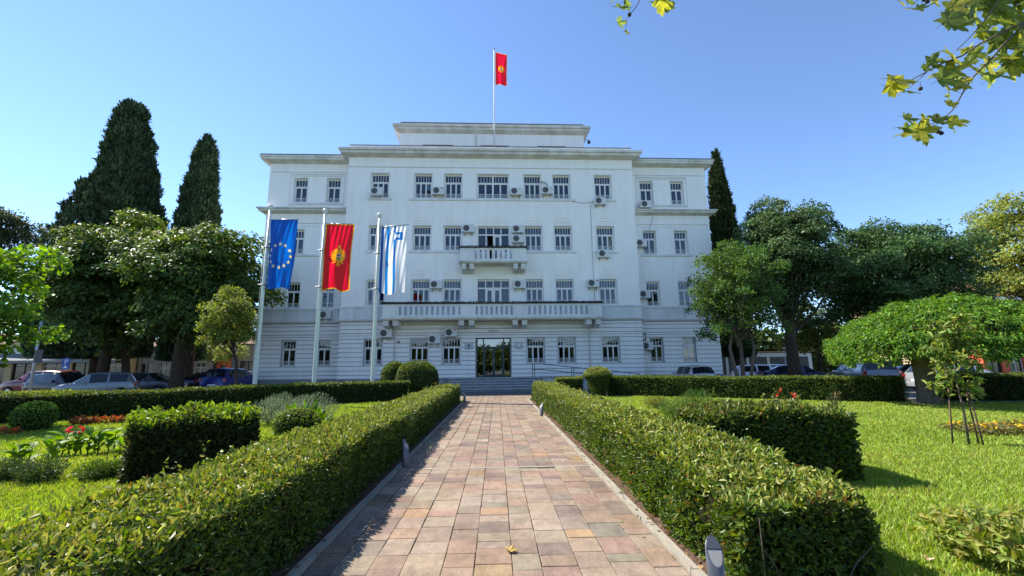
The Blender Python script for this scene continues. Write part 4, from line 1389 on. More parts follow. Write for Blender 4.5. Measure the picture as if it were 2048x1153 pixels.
def topiary(label, c, prof, dens=1400, leaf=.06, pal=DKH, top=None, stem=None, lump=.03, name='topiary', cat='topiary', spread=.55, group=None, seg=18):
    """prof: (radius, z) from the bottom up; a clipped solid of revolution"""
    root = tag(empty(name, (c[0], c[1], 0)), label, cat, group)
    pr = np.array(prof, float)
    m_ = MB()
    m_.lathe([(max(r - .05, .01), z if 0 < i < len(pr) - 1 else (z + .04 if i == 0 else z - .05)) for i, (r, z) in enumerate(prof)], seg)
    m_.build('twig_core', M_CORE, root)
    ds = np.linalg.norm(np.diff(pr, axis=0), axis=1)
    ar = ds * (pr[:-1, 0] + pr[1:, 0]) * math.pi
    parts = []
    for i in range(len(pr) - 1):
        n = int(ar[i] * dens) + 1
        t = rng.uniform(size=n)
        r = pr[i, 0] + (pr[i + 1, 0] - pr[i, 0]) * t
        z = pr[i, 1] + (pr[i + 1, 1] - pr[i, 1]) * t
        a = rng.uniform(0, 2 * math.pi, n)
        dr, dz = pr[i + 1] - pr[i]
        N = np.stack([np.cos(a) * dz, np.sin(a) * dz, np.full(n, -dr)], 1)
        P = np.stack([r * np.cos(a), r * np.sin(a), z], 1)
        N = unit(N)
        dep = lump * wob(P + np.array([c[0], c[1], 0]), 4, 1.0) - np.abs(rng.normal(0, .02, n))
        C = tint(n, pal)
        if top is not None:
            up = N[:, 2] > .35
            C[up] = tint(int(up.sum()), top)
        parts.append(leaf_cloud(P + N * dep[:, None], N, leaf * rng.uniform(.6, 1.3, n), C, .5, spread, False))
    v, f, cl = merge(parts)
    v[:, 2] = np.maximum(v[:, 2], .01)
    link('foliage', np_mesh('foliage', v, f, M_HLEAF, cl), root)
    if stem:
        MB().tube([(0, 0, 0), (.02, .01, stem * .5), (0, 0, stem)], [.06, .05, .045], 8).build('stem', M_BARK, root)
    return root
def egg(R, h, z0=0.0, flat=.5):
    return [(R * max(math.sin(t), .02) ** (flat + .25), z0 + h * (.5 - .5 * math.cos(t))) for t in np.linspace(.18, math.pi - .001, 12)]
GT = [(.10, .15, .02), (.08, .125, .018)]
topiary('larger of two dark clipped balls by the path end', (-4.08, 23.3), egg(1.08, 1.86), 1300, .07, DKH, GT)
topiary('smaller clipped ball leaning behind the larger one', (-5.35, 23.9), egg(.72, 1.84), 1300, .07, DKH, GT)
topiary('mushroom shaped clipped topiary with domed yellow-green cap', (5.05, 22.6), [(.36, .02), (.42, .3), (.50, .6), (.60, .93), (.72, 1.0), (.72, 1.07), (.66, 1.2), (.5, 1.34), (.28, 1.43), (.02, 1.46)], 1500, .065, HG, TOPY)
topiary('round clipped green ball bush at the lawn edge before the dark hedge', (-12.1, 12.45), egg(.44, .74), 1500, .06, [(.09, .17, .02), (.06, .12, .018)], [(.18, .29, .03)], name='bush', cat='bush')
topiary('small clipped ball bush between hedge block and lavender', (-4.35, 10.2), egg(.48, .66), 1800, .05, [(.09, .13, .02), (.06, .10, .016)], [(.13, .19, .024)], name='bush', cat='bush')

# ------------------------------------------------------------------ trees
def trunk_mesh(mb, pts, rad, n=10):
    mb.tube(pts, rad, n, 0, False, True)
def broadleaf(label, base, trunk_h, crown_c, crown_r, nclump, clump_r, per, leaf, pal, palw=None, tr=.3, bark=None, lean=(0, 0), shell=.55, stems=None, group='trees', droop=.3, flat=.7, spread=.55, bottom=-.75, name='tree', matl=None, extra=None, trans=None, top_pal=None, inner=.18):
    root = tag(empty(name, (base[0], base[1], 0)), label, 'tree', group)
    cc = np.array(crown_c, float) - np.array([base[0], base[1], 0])
    cr = np.array(crown_r, float)
    cl = []
    tries = 0
    while len(cl) < nclump and tries < 8000:
        tries += 1
        v = rng.normal(size=3)
        v /= np.linalg.norm(v)
        if v[2] < bottom: continue
        rr = rng.uniform(shell, 1.0)
        p = cc + v * cr * rr
        if any(np.linalg.norm((p - q) / clump_r) < .55 for q in cl): continue
        cl.append(p)
    if extra: cl += [np.array(e, float) - np.array([base[0], base[1], 0]) for e in extra]
    parts = []
    for p in cl:
        k = rng.uniform(.7, 1.25)
        R = clump_r * k
        n = int(per * k * k)
        v = unit(rng.normal(size=(n, 3)))
        v[:, 2] = np.where(v[:, 2] < -.35, -v[:, 2] * rng.uniform(0, 1, n), v[:, 2])
        rad_ = R * rng.uniform(.25, 1.0, n) ** .45
        P = p + v * rad_[:, None] * np.array([1, 1, flat])
        P += .25 * R * np.stack([wob(P, 1.6 / R, 1.0), wob(P, 1.6 / R, 2.0), wob(P, 1.6 / R, 3.0)], 1)
        out = unit((P - cc) / cr)
        N = unit(v * .5 + out * .4 + np.array([0, 0, .55]))
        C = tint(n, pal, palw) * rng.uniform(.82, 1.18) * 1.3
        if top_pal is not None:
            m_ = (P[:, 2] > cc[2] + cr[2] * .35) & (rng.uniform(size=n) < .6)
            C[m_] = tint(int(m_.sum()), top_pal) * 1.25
        parts.append(leaf_cloud(P, N, leaf * rng.uniform(.6, 1.3, n), C, .6, spread, False, droop))
    n = int(per * nclump * inner)
    v = unit(rng.normal(size=(n, 3))) * rng.uniform(.1, .8, (n, 1)) ** .5
    P = cc + v * cr
    parts.append(leaf_cloud(P, unit(rng.normal(size=(n, 3))), leaf * rng.uniform(.8, 1.5, n), tint(n, pal, palw), .7, .7, False, droop))
    v, f, c_ = merge(parts)
    link('crown', np_mesh('crown', v, f, matl or M_LEAF, c_), root)
    mb = MB()
    for (dx, dy, r0, ddx, ddy) in (stems or [(0, 0, tr, lean[0], lean[1])]):
        q = [(dx, dy, -.02), (dx + ddx * .3, dy + ddy * .3, trunk_h * .4), (dx + ddx, dy + ddy, trunk_h), tuple(cc + np.array([dx, dy, 0]) * .5 + np.array([0, 0, -cr[2] * .2])), tuple(cc + np.array([0, 0, cr[2] * .45]))]
        trunk_mesh(mb, q, [r0 * 1.25, r0, r0 * .85, r0 * .5, r0 * .15])
    j = np.array([lean[0], lean[1], trunk_h])
    for p in cl[::2]:
        s0 = j + (cc - j) * rng.uniform(.0, .6)
        mid = s0 * .5 + p * .5 + np.array([0, 0, -.08 * np.linalg.norm(p - s0)])
        trunk_mesh(mb, [tuple(s0), tuple(mid), tuple(p)], [tr * .35, tr * .2, tr * .05], 6)
    mb.build('trunk', bark or M_BARK, root)
    return root
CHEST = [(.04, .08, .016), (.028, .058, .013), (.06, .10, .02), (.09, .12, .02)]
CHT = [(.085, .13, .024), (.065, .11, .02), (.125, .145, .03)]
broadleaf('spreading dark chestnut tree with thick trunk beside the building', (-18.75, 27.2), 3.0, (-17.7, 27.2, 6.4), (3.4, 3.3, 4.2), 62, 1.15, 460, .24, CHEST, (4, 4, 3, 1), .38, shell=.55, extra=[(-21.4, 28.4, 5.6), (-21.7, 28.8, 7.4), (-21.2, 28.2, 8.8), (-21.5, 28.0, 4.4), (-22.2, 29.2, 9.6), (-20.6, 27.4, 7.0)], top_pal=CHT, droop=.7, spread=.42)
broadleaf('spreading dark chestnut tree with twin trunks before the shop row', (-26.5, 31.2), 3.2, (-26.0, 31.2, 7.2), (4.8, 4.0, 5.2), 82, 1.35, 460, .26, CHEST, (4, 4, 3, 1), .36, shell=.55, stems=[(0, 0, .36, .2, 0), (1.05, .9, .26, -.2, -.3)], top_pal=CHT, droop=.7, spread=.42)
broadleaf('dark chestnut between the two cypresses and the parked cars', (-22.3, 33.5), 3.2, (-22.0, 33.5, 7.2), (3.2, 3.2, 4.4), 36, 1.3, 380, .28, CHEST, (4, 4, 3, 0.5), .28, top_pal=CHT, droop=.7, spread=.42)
broadleaf('small light green street tree before the building corner', (-11.55, 20.7), 1.9, (-12.2, 20.7, 3.62), (1.22, 1.15, 1.40), 24, .5, 300, .12, [(.10, .13, .025), (.07, .10, .02), (.13, .15, .03)], None, .085, lean=(-.2, 0))
broadleaf('near leafy tree with large bright leaves at the picture edge', (-16.1, 13.6), 1.5, (-15.1, 13.4, 3.4), (1.6, 1.5, 2.15), 30, .62, 200, .17, [(.115, .21, .022), (.075, .15, .018), (.05, .095, .016)], (3, 3, 2), .10, shell=.45, spread=.6, droop=.5, bottom=-1.0)
broadleaf('dark feathery tree top rising behind the near leafy tree', (-27.4, 24.0), 4.5, (-26.6, 24.0, 8.3), (1.5, 1.5, 2.0), 20, .65, 260, .16, [(.03, .045, .022), (.045, .06, .025)], None, .16)
broadleaf('multi-stemmed small-leaved tree hiding the right wing', (13.5, 24.6), 2.4, (13.7, 24.6, 5.4), (2.8, 2.4, 3.35), 95, .58, 300, .13, [(.05, .10, .02), (.035, .075, .018), (.075, .13, .022), (.10, .15, .03)], (4, 4, 2, 1), .14, M_BARKG, stems=[(-.15, 0, .10, -.35, 0), (.15, .1, .11, .1, .1), (.42, -.05, .09, .45, 0), (0, .35, .09, -.1, .4)], shell=.3, flat=.95, droop=-.3, spread=.6)
LIND = [(.045, .085, .026), (.034, .066, .02), (.07, .115, .04), (.11, .15, .07)]
broadleaf('tall linden with pale leaf undersides behind the multi-stemmed tree', (19.5, 29.0), 3.0, (19.9, 29.0, 8.3), (3.1, 3.0, 4.7), 72, 1.1, 620, .19, LIND, (4, 4, 2, 1), .40, shell=.35, droop=.5, spread=.5)
broadleaf('broad dark linden spreading above the parked cars', (27.9, 30.6), 3.0, (28.6, 30.6, 7.4), (5.6, 4.2, 4.4), 110, 1.25, 560, .20, [(.04, .085, .024), (.03, .066, .02), (.06, .11, .035), (.10, .15, .06)], (4, 4, 2, 1), .38, shell=.5, droop=.5, spread=.5)
broadleaf('light green maple in the shade between the lindens', (27.2, 37.0), 1.6, (27.1, 37.0, 3.9), (2.6, 2.0, 2.2), 26, .8, 260, .22, [(.09, .13, .025), (.13, .15, .03), (.06, .09, .02)], None, .14)
broadleaf('yellow-green tree at the far right picture edge', (43.6, 34.0), 4.0, (43.4, 34.0, 10.2), (4.3, 3.5, 5.0), 70, 1.2, 460, .22, [(.17, .19, .03), (.12, .17, .03), (.22, .22, .04), (.13, .17, .07)], None, .28)
broadleaf('pale street tree before the orange shop front', (-28.2, 46.0), 2.0, (-28.0, 46.0, 3.3), (2.6, 1.5, 1.4), 18, .7, 180, .22, [(.17, .20, .05), (.12, .16, .04)], None, .13)
broadleaf('slim young street tree in front of the shop window', (-36.5, 42.0), 1.4, (-36.4, 42.0, 2.5), (.6, .5, .9), 8, .4, 90, .16, [(.16, .20, .05), (.11, .15, .04)], None, .05)

def cypress(label, base, h, prof, per, pal, slim=.72):
    """prof: (fraction of height, radius to -x, radius to +x)"""
    root = tag(empty('cypress_tree', (base[0], base[1], 0)), label, 'tree', 'cypress trees')
    pf = np.array(prof, float)
    pf[:, 1:] *= slim
    h -= .6
    n = per
    t = rng.uniform(pf[0, 0], 1, n * 2)
    rl, rr = np.interp(t, pf[:, 0], pf[:, 1]), np.interp(t, pf[:, 0], pf[:, 2])
    keep = rng.uniform(size=len(t)) < (rl + rr) / (pf[:, 1] + pf[:, 2]).max()
    t, rl, rr = t[keep], rl[keep], rr[keep]
    n = len(t)
    a = rng.uniform(0, 2 * math.pi, n)
    cx = (rr - rl) / 2
    R = (rr + rl) / 2
    P = np.stack([cx + R * np.cos(a), R * np.sin(a), t * h], 1)
    N = np.stack([np.cos(a), np.sin(a), np.full(n, .25)], 1)
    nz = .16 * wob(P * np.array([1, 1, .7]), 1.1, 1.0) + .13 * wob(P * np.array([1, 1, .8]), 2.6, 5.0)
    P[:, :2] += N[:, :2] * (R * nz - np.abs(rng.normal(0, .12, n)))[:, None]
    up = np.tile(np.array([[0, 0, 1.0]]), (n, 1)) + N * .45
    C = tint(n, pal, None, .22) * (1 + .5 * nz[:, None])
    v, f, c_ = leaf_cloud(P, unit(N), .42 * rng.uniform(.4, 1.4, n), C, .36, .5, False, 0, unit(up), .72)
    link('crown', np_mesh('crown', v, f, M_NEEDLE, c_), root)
    m_ = MB()
    zs = np.linspace(pf[0, 0], .985, 14)
    vs, fs = [], []
    for z in zs:
        l, r_ = np.interp(z, pf[:, 0], pf[:, 1]), np.interp(z, pf[:, 0], pf[:, 2])
        for k_ in range(12):
            b = k_ * math.pi / 6
            vs.append(((r_ - l) / 2 + .74 * (r_ + l) / 2 * math.cos(b), .74 * (r_ + l) / 2 * math.sin(b), z * h))
    for i in range(13):
        for k_ in range(12): fs.append((i * 12 + k_, i * 12 + (k_ + 1) % 12, (i + 1) * 12 + (k_ + 1) % 12, (i + 1) * 12 + k_))
    m_.add(vs, fs + [tuple(range(11, -1, -1))], 0, True)
    m_.build('inner_foliage', mat('cypress_inner', (.018, .028, .014), .95, .05, noise=.5, nscale=2), root)
    MB().tube([(0, 0, 0), (0, 0, h * .5)], [.4, .2], 10).build('trunk', M_BARK, root)
    return root
CYP = [(.042, .075, .034), (.03, .056, .026), (.058, .095, .04)]
cypress('tallest dark cypress with a spreading lower flank behind chestnuts', (-34.6, 40.0), 27.2, [(.1, 7.4, 5.6), (.42, 7.4, 5.6), (.5, 6.6, 5.5), (.63, 4.6, 5.0), (.70, 3.0, 4.4), (.82, 2.7, 3.4), (.92, 2.3, 2.3), (.97, 1.9, 2.0), (.99, 1.4, 1.5), (1, .6, .8)], 52000, CYP, .60)
cypress('shorter dark cypress between the tallest one and the building', (-27.35, 40.0), 23.9, [(.1, 2.2, 2.1), (.66, 2.1, 2.05), (.75, 1.9, 1.7), (.86, 1.35, 1.35), (.94, .9, 1.1), (1, .3, .35)], 26000, CYP, .76)
cypress('slender cypress rising behind the right wing of the building', (20.2, 37.0), 21.2, [(.1, 1.4, 1.6), (.45, 1.4, 1.55), (.68, 1.35, 1.05), (.82, 1.2, .55), (.92, .9, .15), (.97, .6, -.1), (1, .3, -.2)], 26000, [(.04, .06, .018), (.028, .044, .014), (.06, .075, .022)])

# umbrella tree
def umbrella():
    b = (15.45, 15.9)
    root = tag(empty('umbrella_tree', (b[0], b[1], 0)), 'umbrella shaped tree with dense drooping green dome on a thick trunk', 'tree')
    n = 50000
    q = rng.uniform(size=n)
    r = np.sqrt(q) * 3.5
    a = rng.uniform(0, 2 * math.pi, n)
    rimz = 1.60 + .10 * np.sin(a * 5 + 1) + .16 * np.sin(a * 13 + 2) * np.sin(a * 29)
    top = 3.82 - (r / 3.5) ** 2.2 * 1.6 + .07 * np.sin(r * 4 + a * 3) * np.sin(a * 7)
    skirt = rng.uniform(size=n) < .33
    r = np.where(skirt, 3.38 + .18 * rng.uniform(size=n), r)
    z = np.where(skirt, rng.uniform(0, 1, n) * .75 + rimz, top)
    P = np.stack([1.0 + r * np.cos(a), r * np.sin(a), z], 1)
    N = np.where(skirt[:, None], np.stack([np.cos(a), np.sin(a), np.full(n, .3)], 1), np.stack([np.cos(a) * r / 3.5, np.sin(a) * r / 3.5, np.full(n, .9)], 1))
    P += unit(N) * (.10 * wob(P, 2.0, 1.0) + .09 * wob(P, 5, 3.0) - np.abs(rng.normal(0, .06, n)) + .12 * (rng.uniform(size=n) < .06))[:, None]
    down = np.stack([np.cos(a) * .5, np.sin(a) * .5, np.full(n, -1.0)], 1)
    C = tint(n, [(.085, .19, .022), (.06, .145, .02), (.12, .23, .03), (.13, .19, .03)], None, .3)
    v, f, c_ = leaf_cloud(P, unit(N), .13 * rng.uniform(.5, 1.5, n), C, .36, .65, False, 0, unit(down), .55)
    link('crown', np_mesh('crown', v, f, M_LEAF, c_), root)
    m_ = MB()
    m_.lathe([(.3, 1.95), (3.0, 2.0), (3.12, 2.15), (2.7, 2.5), (2.0, 2.8), (1.0, 3.3), (.02, 3.42)], 28, (1.0, 0, 0))
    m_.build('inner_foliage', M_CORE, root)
    m_ = MB()
    trunk_mesh(m_, [(0, 0, -.02), (.02, 0, .25), (.0, 0, .9), (.05, 0, 1.5), (.1, 0, 2.2)], [.40, .31, .28, .33, .4], 14)
    for k_ in range(9):
        t = k_ * .7
        trunk_mesh(m_, [(.05, 0, 1.5), (.4 * math.cos(t) + .1, .4 * math.sin(t), 2.1), (1.8 * math.cos(t) + .4, 1.8 * math.sin(t), 2.6)], [.16, .11, .04], 6)
    m_.build('trunk', M_BARKG, root)
umbrella()
# trees on the far side of the square, behind the viewer, that the window panes mirror
parts = []
for (cx, cy_, cz, R) in [(-38 + 4.6 * k_, -26 - (k_ % 3) * 1.3, 3.0 + (k_ % 4) * .4, 3.3) for k_ in range(17)]:
    n = 1400
    v = unit(rng.normal(size=(n, 3)))
    P = np.array([cx, cy_, cz]) + v * np.array([R, R, R * .85]) * rng.uniform(.55, 1, (n, 1))
    P = P[P[:, 2] > .05]
    parts.append(leaf_cloud(P, unit(P - np.array([cx, cy_, cz])), .75, tint(len(P), [(.06, .10, .02), (.045, .08, .018), (.09, .13, .025)]), .7, .5))
v, f, c_ = merge(parts)
tag(link('tree_belt', np_mesh('tree_belt', v, f, M_LEAF, c_)), 'belt of leafy trees across the square mirrored in the glass', 'trees', kind='stuff')

# the wooded edge far beyond the car parks
parts = []
for (x0, x1, yy, hh) in [(16, 46, 62, 7.5), (46, 95, 70, 9), (-95, -58, 66, 9), (-58, -14, 70, 6.5)]:
    n = int((x1 - x0) * 170)
    x = rng.uniform(x0, x1, n)
    tp = hh * (.72 + .28 * wob(np.stack([x, x * 0, x * 0], 1), .35, 2.0))
    z = rng.uniform(0, 1, n) ** .8 * tp
    P = np.stack([x, yy + rng.uniform(-1.5, 1.5, n), z], 1)
    parts.append(leaf_cloud(P, np.tile(np.array([[0, -.6, .8]]), (n, 1)), 1.0 * rng.uniform(.6, 1.2, n), tint(n, [(.06, .10, .025), (.045, .08, .02), (.09, .13, .03)]), .7, .6))
v, f, c_ = merge(parts)
tag(link('far_wood', np_mesh('far_wood', v, f, M_LEAF, c_)), 'distant belt of trees beyond the parked cars and shops', 'trees', kind='stuff')
# ------------------------------------------------------------------ staked sapling, flowers
def tuft(name, label, cat, c, R, h, n, leaf, aspect, pal, group=None, up=.8, flowers=None, mat_=None, base=.15):
    """a loose plant: narrow blades rising from a small base"""
    root = tag(empty(name, (c[0], c[1], 0)), label, cat, group)
    a = rng.uniform(0, 2 * math.pi, n)
    q = np.sqrt(rng.uniform(size=n))
    zt = rng.uniform(base, 1, n)
    P = np.stack([R * q * np.cos(a) * (.45 + .55 * zt), R * q * np.sin(a) * (.45 + .55 * zt), zt * h * (1 - .45 * q ** 2)], 1)
    out = np.stack([np.cos(a) * q, np.sin(a) * q, np.full(n, .2)], 1)
    ax = unit(np.stack([np.cos(a) * q * .7, np.sin(a) * q * .7, np.full(n, 1.0)], 1))
    v, f, c_ = leaf_cloud(P, unit(out), leaf * rng.uniform(.5, 1.3, n), tint(n, pal), aspect, .6, False, 0, ax, up)
    v[:, 2] = np.maximum(v[:, 2], .005)
    link('foliage', np_mesh('foliage', v, f, mat_ or M_LEAF, c_), root)
    st = MB()
    for k in range(7):
        t = k * .9
        st.tube([(0.02 * math.cos(t), .02 * math.sin(t), 0), (R * .45 * math.cos(t), R * .45 * math.sin(t), h * .7)], [.012, .004], 4)
    st.build('stem', M_BARK, root)
    if flowers:
        m_, k, size = flowers
        a = rng.uniform(0, 2 * math.pi, k)
        q = np.sqrt(rng.uniform(size=k))
        P = np.stack([R * q * np.cos(a), R * q * np.sin(a), h * (1.02 - .4 * q ** 2) * rng.uniform(.85, 1.05, k)], 1)
        P = np.repeat(P, 6, 0) + rng.normal(0, size * .4, (k * 6, 3))
        v, f, c_ = leaf_cloud(P, np.tile(np.array([[0, 0, 1.0]]), (k * 6, 1)), size * rng.uniform(.7, 1.3, k * 6), tint(k * 6, m_), .8, .6, False)
        link('blossom', np_mesh('blossom', v, f, M_LEAF, c_), root)
    return root
LAV = [(.13, .17, .10), (.10, .14, .08), (.16, .19, .13), (.08, .12, .05)]
for i, (px, py, R, h) in enumerate([(538, 852, .55, .75), (585, 858, .5, .62), (632, 850, .62, .85), (600, 842, .5, .72), (560, 838, .5, .8)]):
    g = gp(px, py)
    tuft('lavender_bush', ['grey-green lavender bush at the foot of the first flagpole', 'low lavender bush in front of the middle lavender clump', 'fullest lavender bush nearest the hedge before the red flag pole', 'lavender bush between the two nearer lavender clumps and the dark hedge', 'lavender bush behind the hedge block with sparse spikes'][i], 'bush', g, R, h, 1700, .10, .16, LAV, 'lavender bushes', .75)
g = gp(602, 872)
tuft('leafy_plant', 'broad-leaved bright green plant among the lavender bushes', 'plant', g, .5, .62, 260, .26, .4, [(.10, .20, .025), (.07, .15, .02)], None, .7)
FEN = [(.07, .14, .03), (.05, .11, .025), (.10, .16, .03)]
g = gp(1352, 840)
tuft('feathery_plant', 'feathery green plant between path hedge and square hedge block', 'plant', g, .55, .62, 2600, .08, .14, FEN, 'feathery plants on the lawn', .6)
g = gp(1312, 818)
tuft('feathery_plant', 'yellowing feathery plant beside the path hedge', 'plant', g, .5, .45, 1800, .08, .16, [(.14, .16, .03), (.09, .14, .03), (.20, .17, .04)], 'feathery plants on the lawn', .6)
g = gp(1395, 826)
tuft('feathery_plant', 'tall feathery plant behind the square hedge block', 'plant', g, .6, .75, 1800, .10, .14, FEN, 'feathery plants on the lawn', .7)
for i, (px, py) in enumerate([(1560, 822), (1592, 824), (1672, 824)]):
    g = gp(px, py + 6)
    tuft('rose_bush', ['red flowering plant peeping over the middle of the square hedge block', 'red flowering plant with the largest bloom behind the square hedge block', 'dry seed-headed plant behind the end of the square hedge block'][i], 'plant', g, .22, .72 if i < 2 else .78, 90, .10, .45, [(.05, .09, .02), (.10, .10, .03)], None, .6, ([(.55, .03, .02), (.6, .08, .03)] if i < 2 else [(.12, .06, .03)], 3 if i == 1 else 2, .06))
# flower bed on the flagpole side
bedm = MB()
bp = [(gp(x, y)[0], gp(x, y)[1]) for x, y in ((-60, 985), (120, 992), (262, 972), (268, 935), (240, 905), (60, 925), (-60, 950))]
bedm.add([(x, y, .006) for x, y in bp], [tuple(range(len(bp)))])
tag(bedm.build('flower_bed', M_SOIL), 'brown soil of the flower bed beside the hedge block', 'bed', kind='structure')
M_CAN = mat_vcol('canna_leaf', .55, .2, .4)
def canna(label, c, h, bloom, seed):
    r = random.Random(seed)
    root = tag(empty('canna_plant', (c[0], c[1], 0), r.uniform(0, 6)), label, 'plant', 'canna plants in the flower bed')
    ns = r.choice([2, 3])
    st = MB()
    vs, fs, cs = [], [], []
    tops = []
    for k in range(ns):
        t = k * 2.1 + r.uniform(-.4, .4)
        bx, by = .08 * math.cos(t), .08 * math.sin(t)
        hh = h * r.uniform(.8, 1.0)
        tx, ty = bx + .05 * math.cos(t), by + .05 * math.sin(t)
        st.tube([(bx, by, 0), (tx, ty, hh)], [.014, .006], 5)
        tops.append((tx, ty, hh))
        for j in range(5):
            z = hh * (.18 + .16 * j)
            a = t + j * 2.4 + r.uniform(-.3, .3)
            ln = r.uniform(.17, .27)
            wd = ln * .30
            el = math.radians(r.uniform(38, 70))
            ca, sa = math.cos(a), math.sin(a)
            b0 = len(vs)
            g_ = r.choice([(.10, .20, .025), (.075, .16, .02), (.13, .22, .03)])
            for m_ in range(6):
                u = m_ / 5
                e = el - u * .75
                rr = ln * u * math.cos(el - u * .35)
                zz = z + ln * u * math.sin(el - u * .35) 
                w_ = wd * math.sin(math.pi * min(1, u * .93 + .05)) ** .8
                for sd_ in (-1, 0, 1):
                    vs.append((bx + ca * rr - sa * sd_ * w_, by + sa * rr + ca * sd_ * w_, zz + abs(sd_) * w_ * .35))
                    cs.append(g_)
            for m_ in range(5):
                for q in (0, 1):
                    i0 = b0 + m_ * 3 + q
                    fs.append((i0, i0 + 1, i0 + 4, i0 + 3))
    st.build('stem', mat('green_stem', (.06, .10, .02), .6), root)
    link('foliage', np_mesh('foliage', np.array(vs), np.array(fs), M_CAN, np.array(cs), True), root)
    if bloom:
        pts = []
        for (x, y, z) in tops[:bloom]:
            pts.append(np.array([x, y, z + .05]) + rng.normal(0, .022, (9, 3)) * np.array([1, 1, 1.3]))
        P = np.concatenate(pts)
        v, f, c_ = leaf_cloud(P, unit(rng.normal(size=P.shape)), 0.06 * rng.uniform(.7, 1.2, len(P)), tint(len(P), [(.55, .02, .02), (.6, .05, .03)]), .8, .6, True)
        link('blossom', np_mesh('blossom', v, f, M_LEAF, c_), root)
CAN = [(38, 938, .62, 0, 'tallest canna at the outer end of the flower bed'), (90, 925, .55, 0, 'canna with upright leaves second from the outer end of the bed'),
       (112, 915, .62, 1, 'canna with one dark red flower spike behind the dark shrubs'), (150, 912, .5, 0, 'low canna between the two flowering cannas'),
       (172, 910, .62, 1, 'canna carrying the brightest red bloom in the bed'), (200, 908, .52, 0, 'canna with long arching leaves behind the loose shrub'),
       (228, 905, .55, 0, 'canna with broad leaves close to the hedge block'), (250, 910, .48, 0, 'short canna against the side of the hedge block')]
for i, (px, py, h, bl, lab) in enumerate(CAN): canna(lab, gp(px, py), h * .72, bl, 30 + i)
SHR = [(.035, .07, .016), (.055, .095, .02), (.03, .055, .014)]
for i, (px, py, R, h) in enumerate([(10, 965, .28, .32), (78, 967, .32, .36), (188, 962, .27, .27), (238, 955, .2, .26)]):
    g = gp(px, py)
    tuft('shrub', ['dark feathery shrub cut off by the picture edge in the bed', 'dark round feathery shrub in the middle of the flower bed', 'loose green shrub with bare soil on both sides', 'small leafy shrub squeezed against the hedge block'][i], 'shrub', g, R, h, 2300, .055, .22, SHR if i < 2 else [(.08, .14, .02), (.06, .11, .02)], 'shrubs at the front of the flower bed', .35, None, M_HLEAF, .05)
RB = [k + ' of low red bedding flowers on the lawn' for k in ('first clump from the picture edge', 'second clump', 'third clump from the picture edge', 'smallest middle clump', 'largest reddest clump', 'clump after the largest one', 'last clump beside the hedge block')]
for i, (px, wd) in enumerate([(148, 11), (163, 9), (176, 9), (191, 8), (207, 16), (226, 10), (242, 9)]):
    g = gp(px, 852 - i * .6)
    k = wd / 80
    tuft('bedding_flower', RB[i], 'flowers', g, k, .22, 70, .09, .5, [(.22, .10, .03), (.13, .13, .03), (.25, .07, .03)], 'row of low red bedding flowers', .5, ([(.36, .09, .04), (.32, .12, .04)], 6, .06))
g = gp(8, 872)
tuft('bedding_flower', 'orange-red bedding flowers at the picture edge beside ball bush', 'flowers', g, .35, .16, 130, .09, .5, [(.28, .14, .04), (.16, .15, .04)], None, .5, ([(.5, .10, .03)], 14, .07))
# yellow flower patch on the other lawn
n = 2600
c0 = gp(2020, 866)
P = np.stack([c0[0] + rng.uniform(-1.1, 1.6, n), c0[1] + rng.uniform(-.55, .5, n), rng.uniform(.02, .17, n)], 1)
v, f, c_ = leaf_cloud(P, np.tile(np.array([[0, 0, 1.0]]), (n, 1)), .09 * rng.uniform(.6, 1.3, n), tint(n, [(.13, .13, .03), (.09, .10, .03), (.17, .13, .05)]), .5, .5)
n2 = 60
P2 = np.stack([c0[0] + rng.uniform(-1.0, 1.5, n2), c0[1] + rng.uniform(-.5, .4, n2), rng.uniform(.14, .19, n2)], 1)
v2, f2, c2 = leaf_cloud(np.repeat(P2, 5, 0) + rng.normal(0, .012, (n2 * 5, 3)), np.tile(np.array([[0, 0, 1.0]]), (n2 * 5, 1)), .06, tint(n2 * 5, [(.62, .42, .015)]), .8, .4)
v, f, c_ = merge([(v, f, c_), (v2, f2, c2)])
o = link('ground_cover', np_mesh('ground_cover', v, f, M_LEAF, c_))
tag(o, 'low ground cover with small yellow flowers beside the sapling', 'flowers', kind='stuff')
# leafy bush in the near corner
g = gp(2010, 1135)
tuft('leafy_bush', 'sunlit leafy bush in the near corner of the lawn', 'bush', (g[0] + .15, g[1] + .05), 0.58, .36, 3200, .08, .45, [(.20, .24, .04), (.14, .20, .03), (.25, .25, .06)], None, .15, None, None, .05)

